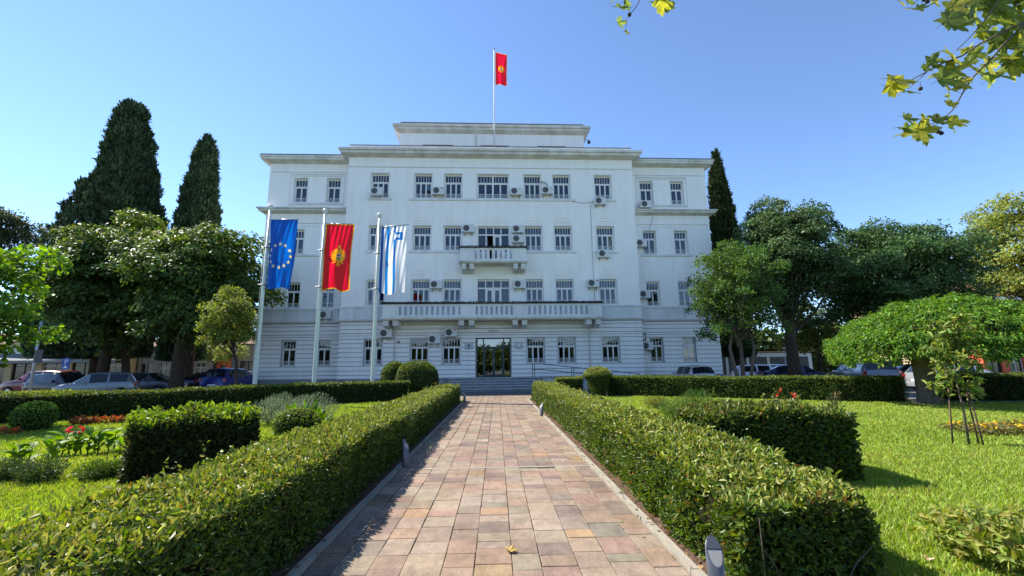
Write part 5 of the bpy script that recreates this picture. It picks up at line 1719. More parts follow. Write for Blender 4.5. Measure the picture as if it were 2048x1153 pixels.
def sapling():
    b = (8.52, 8.12)
    root = tag(empty('sapling', (b[0], b[1], 0)), 'young sapling with drooping leaves tied between wooden stakes', 'tree')
    m_ = MB()
    m_.tube([(0, 0, -.02), (.01, 0, .7), (-.04, 0, 1.4), (.1, .0, 2.25)], [.022, .018, .012, .004], 7)
    br = []
    for k in range(16):
        z = .85 + k * .088
        t = k * 2.4
        L = .38 - .1 * (k / 16) + .06 * math.sin(k * 3)
        e = (L * math.cos(t), L * math.sin(t), z + .10)
        m_.tube([(-.02, 0, z), (e[0] * .5, e[1] * .5, z + .1), e], [.007, .005, .002], 5)
        br.append(((0, 0, z), e))
    m_.build('trunk', M_BARKG, root)
    P = []
    for a, e in br:
        for q in range(44):
            u = rng.uniform(.3, 1.1)
            P.append(np.array(a) * (1 - u) + np.array(e) * u + rng.normal(0, .05, 3) + np.array([0, 0, .05]))
    for q in range(110):
        P.append(np.array([.05, 0, 1.6]) + np.array([rng.normal(0, .06), rng.normal(0, .06), rng.uniform(0, .65)]))
    P = np.array(P)
    n = len(P)
    v, f, c_ = leaf_cloud(P, unit(rng.normal(size=(n, 3)) + np.array([0, 0, .6])), .13 * rng.uniform(.6, 1.3, n), tint(n, [(.15, .22, .04), (.10, .17, .03), (.20, .24, .05), (.12, .12, .03)]), .42, .5, True, 1.2)
    link('crown', np_mesh('crown', v, f, M_LEAF, c_), root)
    for i, (dx, dy, lab) in enumerate([(-.19, .12, 'wooden stake on the path side of the sapling'), (.08, -.18, 'wooden stake in front of the sapling stem'), (.24, .05, 'wooden stake on the outer side of the sapling')]):
        o = tag(MB().tube([(-dx * .35, -dy * .35, 1.0), (0, 0, -.05)], [.012, .015], 6).build('stake', mat('stake_wood', (.13, .08, .05), .9, noise=.4, nscale=9), None, loc=(b[0] + dx, b[1] + dy, 0)), lab, 'stake', 'stakes round the sapling')
sapling()

# ------------------------------------------------------------------ grass
def grass(label, poly, zones, holes):
    pv = np.array(poly)
    P = []
    for (d0, d1, dens) in zones:
        x0, x1 = max(pv[:, 0].min(), -24), min(pv[:, 0].max(), 26)
        y0, y1 = max(pv[:, 1].min(), d0), min(pv[:, 1].max(), d1)
        n = int((x1 - x0) * (y1 - y0) * dens)
        p = np.stack([rng.uniform(x0, x1, n), rng.uniform(y0, y1, n)], 1)
        k = in_poly(p[:, 0], p[:, 1], poly)
        k &= np.abs(p[:, 0]) < 1.25 * p[:, 1] + .6          # only what lies in the camera's reach
        for hx0, hx1, hy0, hy1 in holes: k &= ~((p[:, 0] > hx0) & (p[:, 0] < hx1) & (p[:, 1] > hy0) & (p[:, 1] < hy1))
        P.append(p[k])
    p = np.concatenate(P)
    n = len(p)
    d = np.linalg.norm(p, axis=1)
    w_ = .004 + .0009 * d
    h = rng.uniform(.025, .06, n) * (1 + .02 * d)
    a = rng.uniform(0, 2 * math.pi, n)
    le = rng.uniform(.1, 1.0, n) * h
    b = rng.uniform(0, 2 * math.pi, n)
    base = np.stack([p[:, 0], p[:, 1], np.zeros(n)], 1)
    dv = np.stack([np.cos(a), np.sin(a), np.zeros(n)], 1) * w_[:, None]
    tip = base + np.stack([np.cos(b) * le, np.sin(b) * le, h], 1)
    V = np.stack([base - dv, base + dv, tip], 1).reshape(-1, 3)
    F = np.arange(3 * n).reshape(n, 3)
    patch = wob(np.concatenate([p, np.zeros((n, 1))], 1), .8, 1.0) + .6 * wob(np.concatenate([p, np.zeros((n, 1))], 1), 3.1, 2.0)
    C = tint(n, [(.235, .325, .045), (.19, .285, .035), (.28, .35, .07)], None, .2)
    dry = rng.uniform(size=n) < np.clip(.10 + .16 * patch, .02, .6)
    C[dry] = tint(int(dry.sum()), [(.27, .25, .07), (.22, .17, .06)])
    C *= (1 + .12 * patch)[:, None]
    o = link('grass', np_mesh('grass', V, F, M_GRASS, np.repeat(C, 3, 0)))
    return tag(o, label, 'grass', kind='stuff')
grass('short green grass of the lawn on the flagpole side', LAWN_L, [(3, 8, 2600), (8, 13, 1100), (13, 22, 600)], [(-2.85, -1.0, -9, 21)])
grass('short green grass of the lawn on the sapling side', LAWN_R, [(2.5, 8, 3000), (8, 13, 1200), (13, 23, 600)], [(1.0, 2.75, 3.5, 21.5)])
# fallen leaves
def maple_leaf(k, curl):
    pts = []
    lob = [(0, 1.0, .13), (58, .86, .12), (118, .60, .12)]
    prof = [(180, .12)]
    half = [(0, 1.0), (10, .80), (17, .82), (27, .45), (42, .72), (56, .92), (66, .70), (78, .72), (92, .40), (110, .58), (122, .66), (140, .42), (165, .30)]
    ring = [(math.radians(a), r) for a, r in half] + [(math.radians(-a), r) for a, r in reversed(half[1:])]
    m_ = MB()
    vs = [(0, 0, 0)] + [(r * math.cos(a), r * math.sin(a), curl * r * r * (.6 + .4 * math.cos(3 * a)) + .04 * math.sin(a * 5 + k)) for a, r in ring]
    n = len(ring)
    m_.add(vs, [(0, 1 + i, 1 + (i + 1) % n) for i in range(n)])
    m_.tube([(0, 0, 0), (-.35, .02, -.02), (-.62, -.03, -.08)], [.022, .016, .014], 4)
    return m_
M_YEL = mat_glass if False else None
def leaf_mat(name, c, tr):
    m = bpy.data.materials.new(name)
    m.use_nodes = True
    t = m.node_tree
    b = t.nodes['Principled BSDF']
    b.inputs['Roughness'].default_value = .5
    no = t.nodes.new('ShaderNodeTexNoise')
    no.inputs['Scale'].default_value = 3.5
    no.inputs['Detail'].default_value = 5
    tc = t.nodes.new('ShaderNodeTexCoord')
    oi = t.nodes.new('ShaderNodeObjectInfo')
    t.links.new(tc.outputs['Object'], no.inputs['Vector'])
    rp = t.nodes.new('ShaderNodeValToRGB')
    rp.color_ramp.elements[0].position, rp.color_ramp.elements[1].position = .35, .68
    rp.color_ramp.elements[0].color = (*[x * .55 for x in c], 1)
    rp.color_ramp.elements[1].color = (*c, 1)
    t.links.new(no.outputs['Fac'], rp.inputs[0])
    mx = t.nodes.new('ShaderNodeMix')
    mx.data_type = 'RGBA'
    mx.blend_type = 'MULTIPLY'
    mx.inputs[0].default_value = 1
    t.links.new(rp.outputs[0], mx.inputs[6])
    t.links.new(oi.outputs['Color'], mx.inputs[7])
    t.links.new(mx.outputs[2], b.inputs['Base Color'])
    ts = t.nodes.new('ShaderNodeBsdfTranslucent')
    hs = t.nodes.new('ShaderNodeHueSaturation')
    hs.inputs['Value'].default_value = 1.8
    t.links.new(mx.outputs[2], hs.inputs['Color'])
    t.links.new(hs.outputs[0], ts.inputs[0])
    ms = t.nodes.new('ShaderNodeMixShader')
    ms.inputs[0].default_value = tr
    t.links.new(b.outputs[0], ms.inputs[1])
    t.links.new(ts.outputs[0], ms.inputs[2])
    t.links.new(ms.outputs[0], t.nodes['Material Output'].inputs[0])
    return m
M_PLANE = leaf_mat('plane_leaf', (.24, .28, .04), .5)
M_DRY = leaf_mat('dry_leaf', (.30, .20, .09), .1)
PLM = [maple_leaf(k, c).mesh('leaf', M_PLANE) for k, c in ((0, .15), (1, -.2), (2, .35), (3, -.35))]
DRM = [maple_leaf(k, c).mesh('fallen_leaf', M_DRY) for k, c in ((5, .5), (6, .7))]
o = link('fallen_leaf', DRM[0], None, loc=(.10, 3.92, .035), rot=(.1, .05, 1.2), scale=(.07, .07, .07))
o.color = (1.5, 1.45, .6, 1)
tag(o, 'yellow fallen leaf lying on the middle of the path', 'leaf', 'fallen leaves')
FL = [(1400, 1150, 'path edge by the near bollard light'), (1690, 1035, 'shadow beside the near hedge end'), (1730, 975, 'grass in front of the hedge block shadow'), (1870, 1072, 'grass near the leafy corner bush'), (1803, 936, 'open lawn beyond the hedge block shadow'), (1865, 883, 'open lawn in front of the sapling'), (1928, 1020, 'tip of the hedge block shadow'), (1967, 1028, 'grass right of the hedge block shadow'), (640, 1118, 'soil strip under the flagpole-side hedge'), (1855, 1130, 'dry grass at the near lawn edge')]
for i, (px, py, wh) in enumerate(FL):
    g = gp(px, py)
    s_ = rnd.uniform(.035, .055)
    o = link('fallen_leaf', DRM[i % 2], None, loc=(g[0], g[1], .045), rot=(rnd.uniform(-.3, .3), rnd.uniform(-.3, .3), rnd.uniform(0, 6)), scale=(s_, s_, s_))
    o.color = (1.2, 1.1, 1, 1)
    tag(o, 'dry brown fallen leaf on the ' + wh, 'leaf', 'fallen leaves')

# ------------------------------------------------------------------ plane tree branches overhead
def branch_thing(label, twigs, leaves_, balls, name='plane_tree_branch'):
    p0 = at(*twigs[0][0])
    root = tag(empty(name, tuple(p0)), label, 'branch', 'overhanging plane tree branches')
    for pts, r0, r1 in [(t[:-2], t[-2], t[-1]) for t in twigs]:
        q = [Vector(at(*p) - p0) for p in pts]
        k = len(q)
        MB().tube(q, [r0 + (r1 - r0) * i / (k - 1) for i in range(k)], 6).build('twig', M_BARKG, root)
    for i, (px, py, Y, size, hue) in enumerate(leaves_):
        p = Vector(at(px, py, Y) - p0)
        s_ = size / FPX * Y * .88
        o = link('leaf', PLM[i % 4], root, loc=p, rot=(rnd.uniform(-.7, .7) + 1.2, rnd.uniform(-.5, .5), rnd.uniform(-.5, .5)), scale=(s_, s_, s_))
        k = rnd.uniform(.7, 1.15)
        o.color = ((1.8, 1.5, .6, 1) if hue == 2 else (1.45, 1.2, .85, 1) if hue == 1 else (.75 * k, .85 * k, .8 * k, 1))
    for (px, py, Y, size, hue) in [(a + rnd.uniform(-16, 16), b + rnd.uniform(-14, 14), c + .05, d * rnd.uniform(.55, .9), e) for a, b, c, d, e in leaves_ if d > 30]:
        p = Vector(at(px, py, Y) - p0)
        s_ = size / FPX * Y * .74
        o = link('leaf', PLM[int(px) % 4], root, loc=p, rot=(rnd.uniform(-.9, .9) + 1.2, rnd.uniform(-.7, .7), rnd.uniform(-1.2, 1.2)), scale=(s_, s_, s_))
        o.color = (1.5, 1.3, .7, 1) if rnd.random() < .25 else (.85, .95, .8, 1)
    for (px, py, Y) in balls:
        p = Vector(at(px, py, Y) - p0)
        m_ = MB()
        m_.lathe([(.0, -.018), (.012, -.013), (.018, 0), (.012, .013), (0, .018)], 10, tuple(p))
        m_.tube([tuple(p + Vector((0, 0, .016))), tuple(p + Vector((.01, .0, .07)))], .002, 4)
        m_.build('seed_ball', mat('seed_ball', (.05, .035, .02), .9), root)
Y0 = 3.4
tw = [[(2110, 15, 3.5), (2048, 45, Y0), (2017, 60, Y0), (1960, 88, Y0), (1924, 112, Y0), (1882, 128, Y0), (1856, 142, Y0), (1822, 161, Y0), (1812, 167, Y0), .012, .003],
      [(2100, 0, 3.6), (2048, 50, Y0), (2003, 94, Y0), (1984, 117, Y0), (1960, 140, Y0), (1945, 156, Y0), (1929, 180, Y0), (1919, 198, Y0), (1905, 221, Y0), (1885, 239, Y0), (1861, 250, Y0), (1828, 258, Y0), .012, .003],
      [(2040, -60, 3.6), (2010, -20, 3.5), (1982, 23, 3.5), (1968, 44, Y0), (1934, 81, Y0), (1913, 101, Y0), .010, .003],
      [(1960, -60, 3.5), (1945, -10, 3.5), (1915, 30, 3.4), (1895, 48, 3.4), .008, .003],
      [(1856, 142, Y0), (1826, 170, Y0), (1818, 178, Y0), .004, .002]]
lv = [(1790, 160, 3.3, 52, 1), (1820, 184, 3.3, 30, 1), (1788, 178, 3.35, 34, 1), (1862, 122, 3.4, 34, 0), (1880, 132, 3.4, 44, 0), (1905, 112, 3.35, 52, 2), (1898, 145, 3.4, 46, 1), (1872, 152, 3.45, 40, 1), (1885, 158, 3.35, 42, 0), (1915, 165, 3.4, 42, 1), (1900, 180, 3.4, 34, 1), (1930, 100, 3.4, 34, 2), (1945, 108, 3.5, 34, 0), (1950, 138, 3.4, 36, 1), (1965, 150, 3.5, 48, 0), (1990, 150, 3.5, 52, 0), (1975, 130, 3.4, 40, 1),
      (1812, 268, 3.35, 46, 1), (1836, 262, 3.4, 44, 1), (1852, 240, 3.35, 40, 2), (1872, 240, 3.4, 34, 0), (1905, 243, 3.4, 42, 2), (1812, 236, 3.4, 30, 0), (1800, 255, 3.4, 26, 0), (1898, 208, 3.4, 24, 1),
      (1895, 42, 3.4, 48, 0), (1912, 52, 3.4, 40, 0), (1925, 30, 3.5, 50, 0), (1905, 15, 3.5, 50, 1), (1945, 18, 3.5, 60, 0), (1960, 48, 3.4, 40, 2), (1975, 62, 3.5, 46, 0), (1985, 12, 3.6, 64, 0), (2008, 30, 3.6, 66, 0), (1997, 42, 3.3, 40, 2), (2035, 15, 3.6, 70, 0), (2040, 58, 3.4, 56, 1), (2010, 82, 3.5, 60, 0), (2030, 100, 3.5, 56, 1), (2052, 118, 3.5, 60, 0), (2018, 128, 3.5, 50, 0), (1998, 115, 3.5, 46, 1), (1960, 0, 3.6, 60, 0), (2055, -10, 3.6, 80, 0), (2020, -10, 3.6, 70, 0), (2030, 140, 3.5, 46, 1), (2045, 85, 3.3, 40, 2), (1990, 85, 3.6, 50, 0), (1980, -15, 3.6, 70, 0), (2060, 60, 3.6, 80, 0), (1930, -6, 3.6, 50, 1)]
branch_thing('overhanging plane tree branch with green and yellow leaves in the sky corner', tw, lv, [(1876, 264, Y0), (1883, 267, Y0), (1841, 178, Y0)])
branch_thing('tiny plane tree spray at the top edge near the larger branch', [[(1860, -40, 3.5), (1846, -8, 3.5), (1825, 10, 3.4), .005, .002]], [(1797, 2, 3.4, 30, 1), (1826, 17, 3.4, 30, 1), (1838, 16, 3.4, 24, 0), (1869, 3, 3.4, 26, 1), (1815, -4, 3.4, 34, 0)], [(1848, 0, 3.4), (1855, 4, 3.4)])
branch_thing('plane tree twig hanging at the top edge above the roof flag', [[(1300, -40, 3.4), (1280, 0, 3.4), (1272, 15, 3.4), (1260, 29, 3.4), (1253, 39, 3.4), (1252, 57, 3.4), .005, .002], [(1300, -40, 3.4), (1318, -20, 3.4), (1320, -6, 3.4), .004, .002]], [(1240, 14, 3.4, 38, 0), (1252, 6, 3.4, 26, 0), (1238, 45, 3.4, 24, 0), (1253, 64, 3.4, 16, 1), (1320, 2, 3.35, 46, 2), (1310, -8, 3.4, 46, 2)], [(1259, 30, 3.4)])

# litter: crumbs of leaf along the kerbs and soil strips
n = 900
side = rng.uniform(size=n) < .5
x = np.where(side, rng.normal(-1.5, .16, n), rng.normal(1.5, .14, n))
y = rng.uniform(2.3, 16, n)
P = np.stack([x, y, np.where(np.abs(x) < 1.46, .024, .02)], 1)
P[(np.abs(x) > 1.38) & (np.abs(x) < 1.53), 2] = .056
v, f, c_ = leaf_cloud(P, np.tile(np.array([[0, 0, 1.0]]), (n, 1)), .032 * rng.uniform(.4, 1.5, n), tint(n, [(.22, .15, .07), (.30, .22, .10), (.12, .08, .04), (.16, .17, .05)]), .6, .25, True)
tag(link('leaf_litter', np_mesh('leaf_litter', v, f, M_LEAF, c_)), 'dry leaf crumbs scattered along the path edges and soil', 'litter', kind='stuff')
# ------------------------------------------------------------------ cars
def paint(name, c, metal=.3, rough=.25):
    return mat('paint_' + name, c, rough, .6, metal)
ST = {  # x, belt z, roof z, belt half width, roof half width, tag of the span that follows
 'hatch': [(-2.0, .52, .53, .68, .62, 'b'), (-1.97, .80, .82, .80, .70, 'b'), (-1.92, .96, 1.0, .83, .68, 'rw'), (-1.66, .98, 1.38, .85, .60, 'b'), (-1.50, .98, 1.44, .86, .60, 'sw'), (-.62, .97, 1.49, .865, .61, 'b'), (-.52, .965, 1.49, .865, .61, 'sw'), (.32, .95, 1.46, .865, .60, 'b'), (.42, .945, 1.44, .86, .60, 'ws'), (1.12, .93, .98, .85, .72, 'b'), (1.70, .82, .86, .82, .68, 'b'), (1.93, .66, .69, .76, .62, 'b'), (2.0, .48, .50, .66, .56, 'b')],
 'sedan': [(-2.2, .52, .53, .68, .62, 'b'), (-2.17, .86, .88, .80, .70, 'b'), (-2.08, .99, 1.01, .84, .70, 'b'), (-1.62, 1.0, 1.03, .86, .70, 'rw'), (-1.0, .98, 1.36, .87, .60, 'b'), (-.92, .98, 1.40, .87, .60, 'sw'), (-.22, .97, 1.44, .875, .61, 'b'), (-.12, .965, 1.44, .875, .61, 'sw'), (.55, .95, 1.41, .87, .60, 'b'), (.63, .945, 1.39, .87, .60, 'ws'), (1.30, .93, .97, .86, .74, 'b'), (1.92, .82, .86, .83, .68, 'b'), (2.14, .66, .69, .77, .62, 'b'), (2.2, .48, .50, .66, .56, 'b')],
 'suv': [(-2.2, .58, .6, .72, .66, 'b'), (-2.16, .95, .98, .85, .74, 'b'), (-2.08, 1.10, 1.14, .88, .72, 'rw'), (-1.80, 1.12, 1.55, .90, .66, 'b'), (-1.66, 1.12, 1.62, .905, .66, 'sw'), (-.72, 1.10, 1.66, .91, .67, 'b'), (-.60, 1.10, 1.66, .91, .67, 'sw'), (.36, 1.07, 1.62, .91, .66, 'b'), (.46, 1.06, 1.60, .905, .66, 'ws'), (1.12, 1.04, 1.09, .90, .78, 'b'), (1.86, .94, .98, .87, .72, 'b'), (2.12, .74, .78, .80, .66, 'b'), (2.2, .5, .52, .70, .6, 'b')]}
def car(kind, label, loc, rz, pm, group='parked cars', scale=(1, 1, 1)):
    root = tag(empty('parked_car', (loc[0], loc[1], -.03), rz), label, 'car', group)
    root.scale = scale
    S = ST[kind]
    L = S[-1][0]
    V = []
    for x, zb, zr, wb, wr, _ in S:
        lift = .24 + (.10 if abs(x) > L - .1 else 0)
        zm = lift + (zb - lift) * .55
        half = [(0, lift), (wb * .88, lift), (wb * .97, lift + .1), (wb * 1.0, zm), (wb * .985, zb - .03), (wb * .96, zb), (wr + .015, max(zr - .05, zb + .004)), (wr * .86, zr), (0, zr + .03)]
        V.append([(x, y, z) for y, z in half] + [(x, -y, z) for y, z in half[-2:0:-1]])
    n = len(V[0])
    vs = [p for r_ in V for p in r_]
    body, win = MB(), {}
    bf, gf = [], {}
    for i in range(len(S) - 1):
        t = S[i][5]
        for k in range(n):
            f = (i * n + k, i * n + (k + 1) % n, (i + 1) * n + (k + 1) % n, (i + 1) * n + k)
            side = k in (5, n - 6)
            roofk = k in (6, 7, n - 7, n - 8)
            if side and t == 'sw': gf.setdefault('side_window', []).append(f)
            elif roofk and t == 'ws': gf.setdefault('windscreen', []).append(f)
            elif roofk and t == 'rw': gf.setdefault('rear_window', []).append(f)
            else: bf.append(f)
    bf += [tuple(range(n - 1, -1, -1)), tuple(range((len(S) - 1) * n, len(S) * n))]
    body.add(vs, bf, 0, True)
    body.build('body', pm, root)
    for nm, fs in gf.items():
        if nm == 'side_window':
            for sgn in (1, -1):
                sub = [f for f in fs if vs[f[0]][1] * sgn > 0]
                for f in sub:
                    m_ = MB()
                    m_.add([vs[q] for q in f], [(0, 1, 2, 3)], 0, False)
                    m_.build('side_window', M_CARGLASS, root)
        else:
            m_ = MB()
            idx = sorted({q for f in fs for q in f})
            mp = {q: i for i, q in enumerate(idx)}
            m_.add([vs[q] for q in idx], [tuple(mp[q] for q in f) for f in fs], 0, True)
            m_.build(nm, M_CARGLASS, root)
    wb = S[5][3]
    tyre = MB()
    tyre.tube([(0, -.1, 0), (0, -.085, 0), (0, .085, 0), (0, .1, 0)], [.29, .315, .315, .29], 20)
    tm = tyre.mesh('tyre', M_TYRE)
    rim = MB()
    rim.tube([(0, -.104, 0), (0, .104, 0)], .20, 16)
    rmesh = rim.mesh('rim', M_RIM)
    for x in (-L * .63, L * .63):
        for sg in (-1, 1):
            wo = link('wheel', tm, root, loc=(x, sg * (wb - .09), .315))
            link('rim', rmesh, wo)
            a = MB()
            ring = [(x + .37 * math.cos(q * math.pi / 10), .315 + .37 * math.sin(q * math.pi / 10)) for q in range(11)]
            a.prism(ring, 'y', *sorted((sg * (wb - .05), sg * (wb + .004))))
            a.build('wheel_arch', M_TYRE, root)
    red, clear = mat('tail_lamp', (.30, .008, .008), .2, .6), mat('head_lamp', (.62, .64, .66), .1, .7)
    for sg in (-1, 1):
        zt = S[2][1]
        MB().prism([(sg * .82 * wb, zt - .26), (sg * .98 * wb, zt - .22), (sg * .94 * wb, zt - .01), (sg * .80 * wb, zt - .04)], 'x', -L - .0 + .015, -L + .13).build('tail_light', red, root)
        MB().prism([(sg * .55 * wb, .60), (sg * .90 * wb, .62), (sg * .93 * wb, .76), (sg * .62 * wb, .72)], 'x', L - .34, L - .02).build('headlight', clear, root)
        mx = S[8][0] + .12
        MB().bbox(mx - .09, mx + .03, *sorted((sg * (wb + .02), sg * (wb + .20))), S[8][1] + .02, S[8][1] + .14, .03).build('mirror', pm, root)
    MB().box(-L - .012, -L + .03, -.26, .26, .56 if kind == 'hatch' else .6, .67 if kind == 'hatch' else .71).build('number_plate', mat('plate_white', (.75, .75, .72), .5), root)
    MB().box(L - .03, L + .012, -.26, .26, .42, .53).build('number_plate', mat('plate_white', (.75, .75, .72), .5), root)
    MB().bbox(-L - .03, -L + .14, -wb * .82, wb * .82, .30, .50, .03).build('bumper', M_TYRE if kind == 'suv' else pm, root)
    g_ = MB()
    g_.box(L - .06, L + .004, -.42, .42, .55, .63)
    g_.build('grille', M_TYRE, root)
    return root
BLK, SIL, WHT, GRY = paint('black', (.012, .012, .014)), paint('silver', (.46, .47, .49), .6, .3), paint('white', (.72, .73, .74), 0, .3), paint('grey', (.10, .105, .11), .5, .3)
BLU, NAV, RED = paint('blue', (.012, .02, .16), .2), paint('navy', (.012, .018, .05), .4), paint('dark_red', (.10, .012, .015), .2)
car('hatch', 'black hatchback parked behind the boundary hedge before the shop row', (-26.0, 28.2), -.22, BLK)
car('suv', 'dark red car mostly hidden behind the black hatchback', (-30.2, 31.3), math.pi - .1, RED)
car('hatch', 'silver hatchback whose nose overlaps the black hatchback', (-22.3, 26.2), math.pi + .55, paint('light_grey', (.26, .27, .28), .5, .3), scale=(.86, 1, 1))
car('sedan', 'dark grey car behind the silver hatchback by the chestnut trunk', (-22.4, 29.6), .05, GRY)
car('sedan', 'dark navy car between chestnut trunk and bright blue car', (-20.5, 33.4), 1.35, NAV)
car('suv', 'bright blue upright car seen from behind right of the chestnut trunk', (-17.35, 30.3), 1.50, BLU, scale=(.86, .94, 1.0))
car('sedan', 'white car parked side-on beside the building corner behind first flagpole', (-19.0, 36.0), math.pi - .05, WHT)
g = at(1410, 745, 27.2)
car('hatch', 'silver car seen from behind against the right wing wall', (g[0], 29.2), 1.56, SIL)
car('hatch', 'white car glimpsed between the tree stems beside the right wing', (20.0, 33.5), -.2, WHT)
car('hatch', 'second white car behind the first one under the lindens', (24.6, 38.5), .1, WHT)
car('sedan', 'dark blue saloon passing behind the linden trunk', (20.9, 31.2), -.35, NAV)
car('suv', 'black car between the blue saloon and the silver off-roader', (24.6, 30.2), 1.25, BLK)
car('suv', 'silver off-roader seen from behind left of the umbrella tree', (22.3, 26.4), 1.15, paint('steel', (.20, .205, .215), .5, .3))
car('sedan', 'black car half hidden by the umbrella tree trunk', (26.9, 27.6), -.1, BLK)
car('hatch', 'silver hatchback under the umbrella tree dome facing the picture edge', (23.7, 22.6), -.12, SIL)

# ------------------------------------------------------------------ background buildings
M_YEL_ = mat('ochre_wall', (.52, .42, .22), .9, .15, noise=.15, nscale=1.2)
M_GRYW = mat('grey_shop_wall', (.28, .27, .24), .9, .15, noise=.2, nscale=1.5)
M_RTILE = mat('clay_roof_tile', (.30, .13, .07), .9, .15, noise=.45, nscale=4, bump=.5, bscale=12)
M_RTILE2 = mat('faded_roof_tile', (.26, .18, .13), .9, .15, noise=.4, nscale=4, bump=.5, bscale=12)
M_AWN = mat('awning_grey', (.20, .21, .21), .85, .15, noise=.12, nscale=3)
M_FASC = mat('fascia_white', (.62, .63, .62), .7, .2, noise=.08, nscale=2)
M_ORW = mat('orange_wall', (.55, .12, .06), .85, .2, noise=.12, nscale=2)
M_SHOP = mat('shop_glass', (.02, .022, .025), .12, .6)
def shop_row(label, x0, x1, y, z_awn, z_top, wall_m, bays, roof=None, awn=True, name='shop_building'):
    root = tag(empty(name, ((x0 + x1) / 2, y, 0)), label, 'building', 'shops behind the car park')
    hw = (x1 - x0) / 2
    mb = MB()
    bw = 2 * hw / bays
    hs = [(-hw + bw * i + .35, -hw + bw * (i + 1) - .35, .35, z_awn - .1) for i in range(bays)]
    cut_wall(mb, -hw, hw, 0, z_top, 0, .3, hs)
    mb.box(-hw, hw, .31, 8, 0, .3)
    for s in (-1, 1): mb.add([(s * hw, 0, 0), (s * hw, 8, 0), (s * hw, 8, z_top), (s * hw, 0, z_top)], [(0, 1, 2, 3)])
    mb.build('wall', wall_m, root)
    for i, (a, b, c, d) in enumerate(hs):
        w_ = MB().box(a, b, .22, .26, c, d).build('shop_window', M_SHOP, root)
        f = MB()
        for q in (a, (a + b) / 2 - .03, b - .06): f.box(q, q + .06, .16, .219, c, d)
        f.box(a + .06, b - .06, .17, .218, d - .5, d - .44)
        f.build('window_frame', M_FASC if i % 2 else M_BLACK, w_)
    if awn:
        m_ = MB()
        m_.prism([(0, z_awn + .7), (0, z_awn + .66), (-1.5, z_awn - .02), (-1.5, z_awn - .25), (-1.53, z_awn - .25), (-1.53, z_awn + .02)], 'x', -hw + .1, hw - .1)
        m_.build('awning', M_AWN, root)
        MB().box(-hw + .05, hw - .05, -.12, 0.0 - .001, z_awn + .72, z_awn + 1.3).build('fascia', M_FASC, root)
    if roof:
        kind, rm = roof
        m_ = MB()
        if kind == 'gable':
            for a, b in ((-hw, -hw * .1), (-hw * .1, hw)):
                m_.prism([(a - .3, z_top), (b + .3, z_top), (b + .3, z_top + .12), ((a + b) / 2, z_top + 1.9), (a - .3, z_top + .12)], 'y', -.3, 8)
        else:
            m_.add([(-hw - .4, -.5, z_top), (hw + .4, -.5, z_top), (hw + .4, 8.5, z_top), (-hw - .4, 8.5, z_top), (-hw + 3, 4, z_top + 2.4), (hw - 3, 4, z_top + 2.4)], [(0, 1, 5, 4), (1, 2, 5), (2, 3, 4, 5), (3, 0, 4), (3, 2, 1, 0)])
        ro = m_.build('roof', rm, root)
        if kind == 'gable':                                # ochre gable walls under the roof edge
            g_ = MB()
            for a, b in ((-hw, -hw * .1), (-hw * .1, hw)): g_.prism([(a, z_top + .01), (b, z_top + .01), ((a + b) / 2, z_top + 1.62)], 'y', -.36, -.31)
            g_.build('gable_wall', wall_m, ro)
    return root
shop_row('ochre shop building with grey awning and white fascia behind parked cars', -62, -38.2, 48, 2.7, 4.1, M_YEL_, 8, ('gable', M_RTILE2))
shop_row('low grey shop row between the chestnut trunks', -38.0, -30.6, 49, 2.4, 4.0, M_GRYW, 4, ('hip', M_RTILE2), False)
shop_row('narrow orange-red shop front beyond the bright blue car', -30.4, -29.1, 50, 2.2, 3.6, M_ORW, 1, None, False)
shop_row('dim shop row beyond the white car beside the building', -28.9, -14, 51, 2.6, 4.4, M_GRYW, 6, ('hip', M_RTILE2), False)
hb = shop_row('ochre house with bright orange tiled roof behind the lindens', 44, 66, 46, 2.9, 8.4, M_YEL_, 6, ('hip', M_RTILE), False, 'house')
for i in range(6):
    x = -9.2 + i * 3.66
    w_ = MB().box(x - .55, x + .55, -.05, -.001, 5.0, 6.7).build('window', M_SHOP, hb)
    f = MB()
    for a, b, c, d in ((-.62, -.5, 4.93, 6.77), (.5, .62, 4.93, 6.77), (-.5, .5, 6.62, 6.77), (-.5, .5, 4.93, 5.05), (-.03, .03, 5.05, 6.62)): f.box(x + a, x + b, -.09, -.052, c, d)
    f.build('frame', M_FASC, w_)
MB().box(-11.4, 11.4, -.5, -.01, 8.0, 8.38).build('eaves', M_FASC, hb)
shop_row('reddish café front with pale columns at the picture edge', 47, 58, 42, 2.6, 3.6, M_ORW, 5, None, False)
gw = tag(empty('garden_wall', (25.5, 44, 0)), 'pale rendered wall with dark panels behind the white cars', 'wall')
MB().bbox(-5, 6, 0, .3, 0, 2.6, .03).build('wall', M_FASC, gw)
for i in range(5): MB().box(-4.6 + i * 2.1, -2.8 + i * 2.1, -.05, -.001, .5, 2.2).build('panel', mat('dark_panel', (.05, .055, .05), .5), gw)
MB().bbox(-5.1, 6.1, -.08, .38, 2.601, 2.72, .02).build('wall_coping', M_RTILE2, gw)

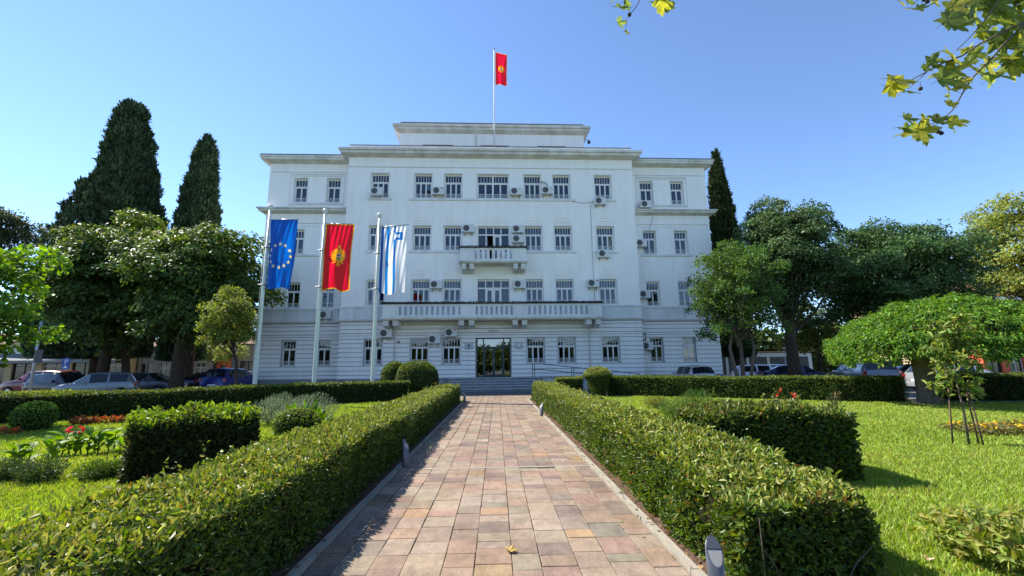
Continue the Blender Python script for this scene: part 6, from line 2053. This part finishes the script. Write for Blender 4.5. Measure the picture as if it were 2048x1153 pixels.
# signs and posts
def post(name, cat, label, x, y, h, r=.04):
    root = tag(empty(name, (x, y, -.03)), label, cat)
    MB().tube([(0, 0, 0), (0, 0, h)], r, 8).build('post', M_STEEL, root)
    return root
p_ = post('parking_sign', 'sign', 'blue square parking sign with white letter P before the shops', -31.6, 34.2, 2.6)
MB().bbox(-.26, .26, -.07, -.045, 1.75, 2.55, .01).build('sign_plate', mat('sign_blue', (.01, .07, .36), .4), p_)
cu = bpy.data.curves.new('letter', 'FONT')
cu.body = 'P'
cu.size = .5
cu.extrude = .004
cu.align_x = 'CENTER'
lt = bpy.data.objects.new('letter', cu)
col.objects.link(lt)
dg = bpy.context.evaluated_depsgraph_get()
lm = bpy.data.meshes.new_from_object(lt.evaluated_get(dg))
bpy.data.objects.remove(lt)
lm.materials.clear()
lm.materials.append(mat('sign_white', (.8, .8, .8), .5))
link('letter', lm, p_, loc=(0, -.078, 2.12), rot=(math.pi / 2, 0, 0))
MB().prism([(-.16, 1.84), (.16, 1.84), (.16, 1.90), (.10, 1.90), (.05, 2.02), (-.05, 2.02), (-.10, 1.90), (-.16, 1.90)], 'y', -.078, -.071).build('car_symbol', mat('sign_white'), p_)
p_ = post('street_post', 'post', 'slim grey street post behind the near leafy tree', -22.0, 22.2, 4.0, .06)
MB().bbox(-.02, .35, -.06, -.02, 2.0, 2.6, .01).build('sign_plate', M_BLACK, p_)
g = at(1567, 694, 40)
p_ = post('no_entry_sign', 'sign', 'round red and white road sign between linden trunks', g[0], 40, 3.4)
MB().tube([(0, -.05, 3.07), (0, -.08, 3.07)], .32, 20).build('sign_disc', mat('sign_red', (.5, .03, .03), .4), p_)
MB().tube([(0, -.081, 3.07), (0, -.09, 3.07)], .22, 20).build('sign_face', mat('sign_white'), p_)
p_ = post('street_lamp', 'lamp', 'grey concrete lamp post between the chestnut trunks', -20.9, 36.5, 7.5, .14)
MB().tube([(0, 0, 7.4), (0, -.6, 7.75), (0, -1.2, 7.8)], .04, 6).build('arm', M_STEEL, p_)
MB().bbox(-.12, .12, -1.7, -1.15, 7.74, 7.86, .02).build('lamp_head', M_STEEL, p_)
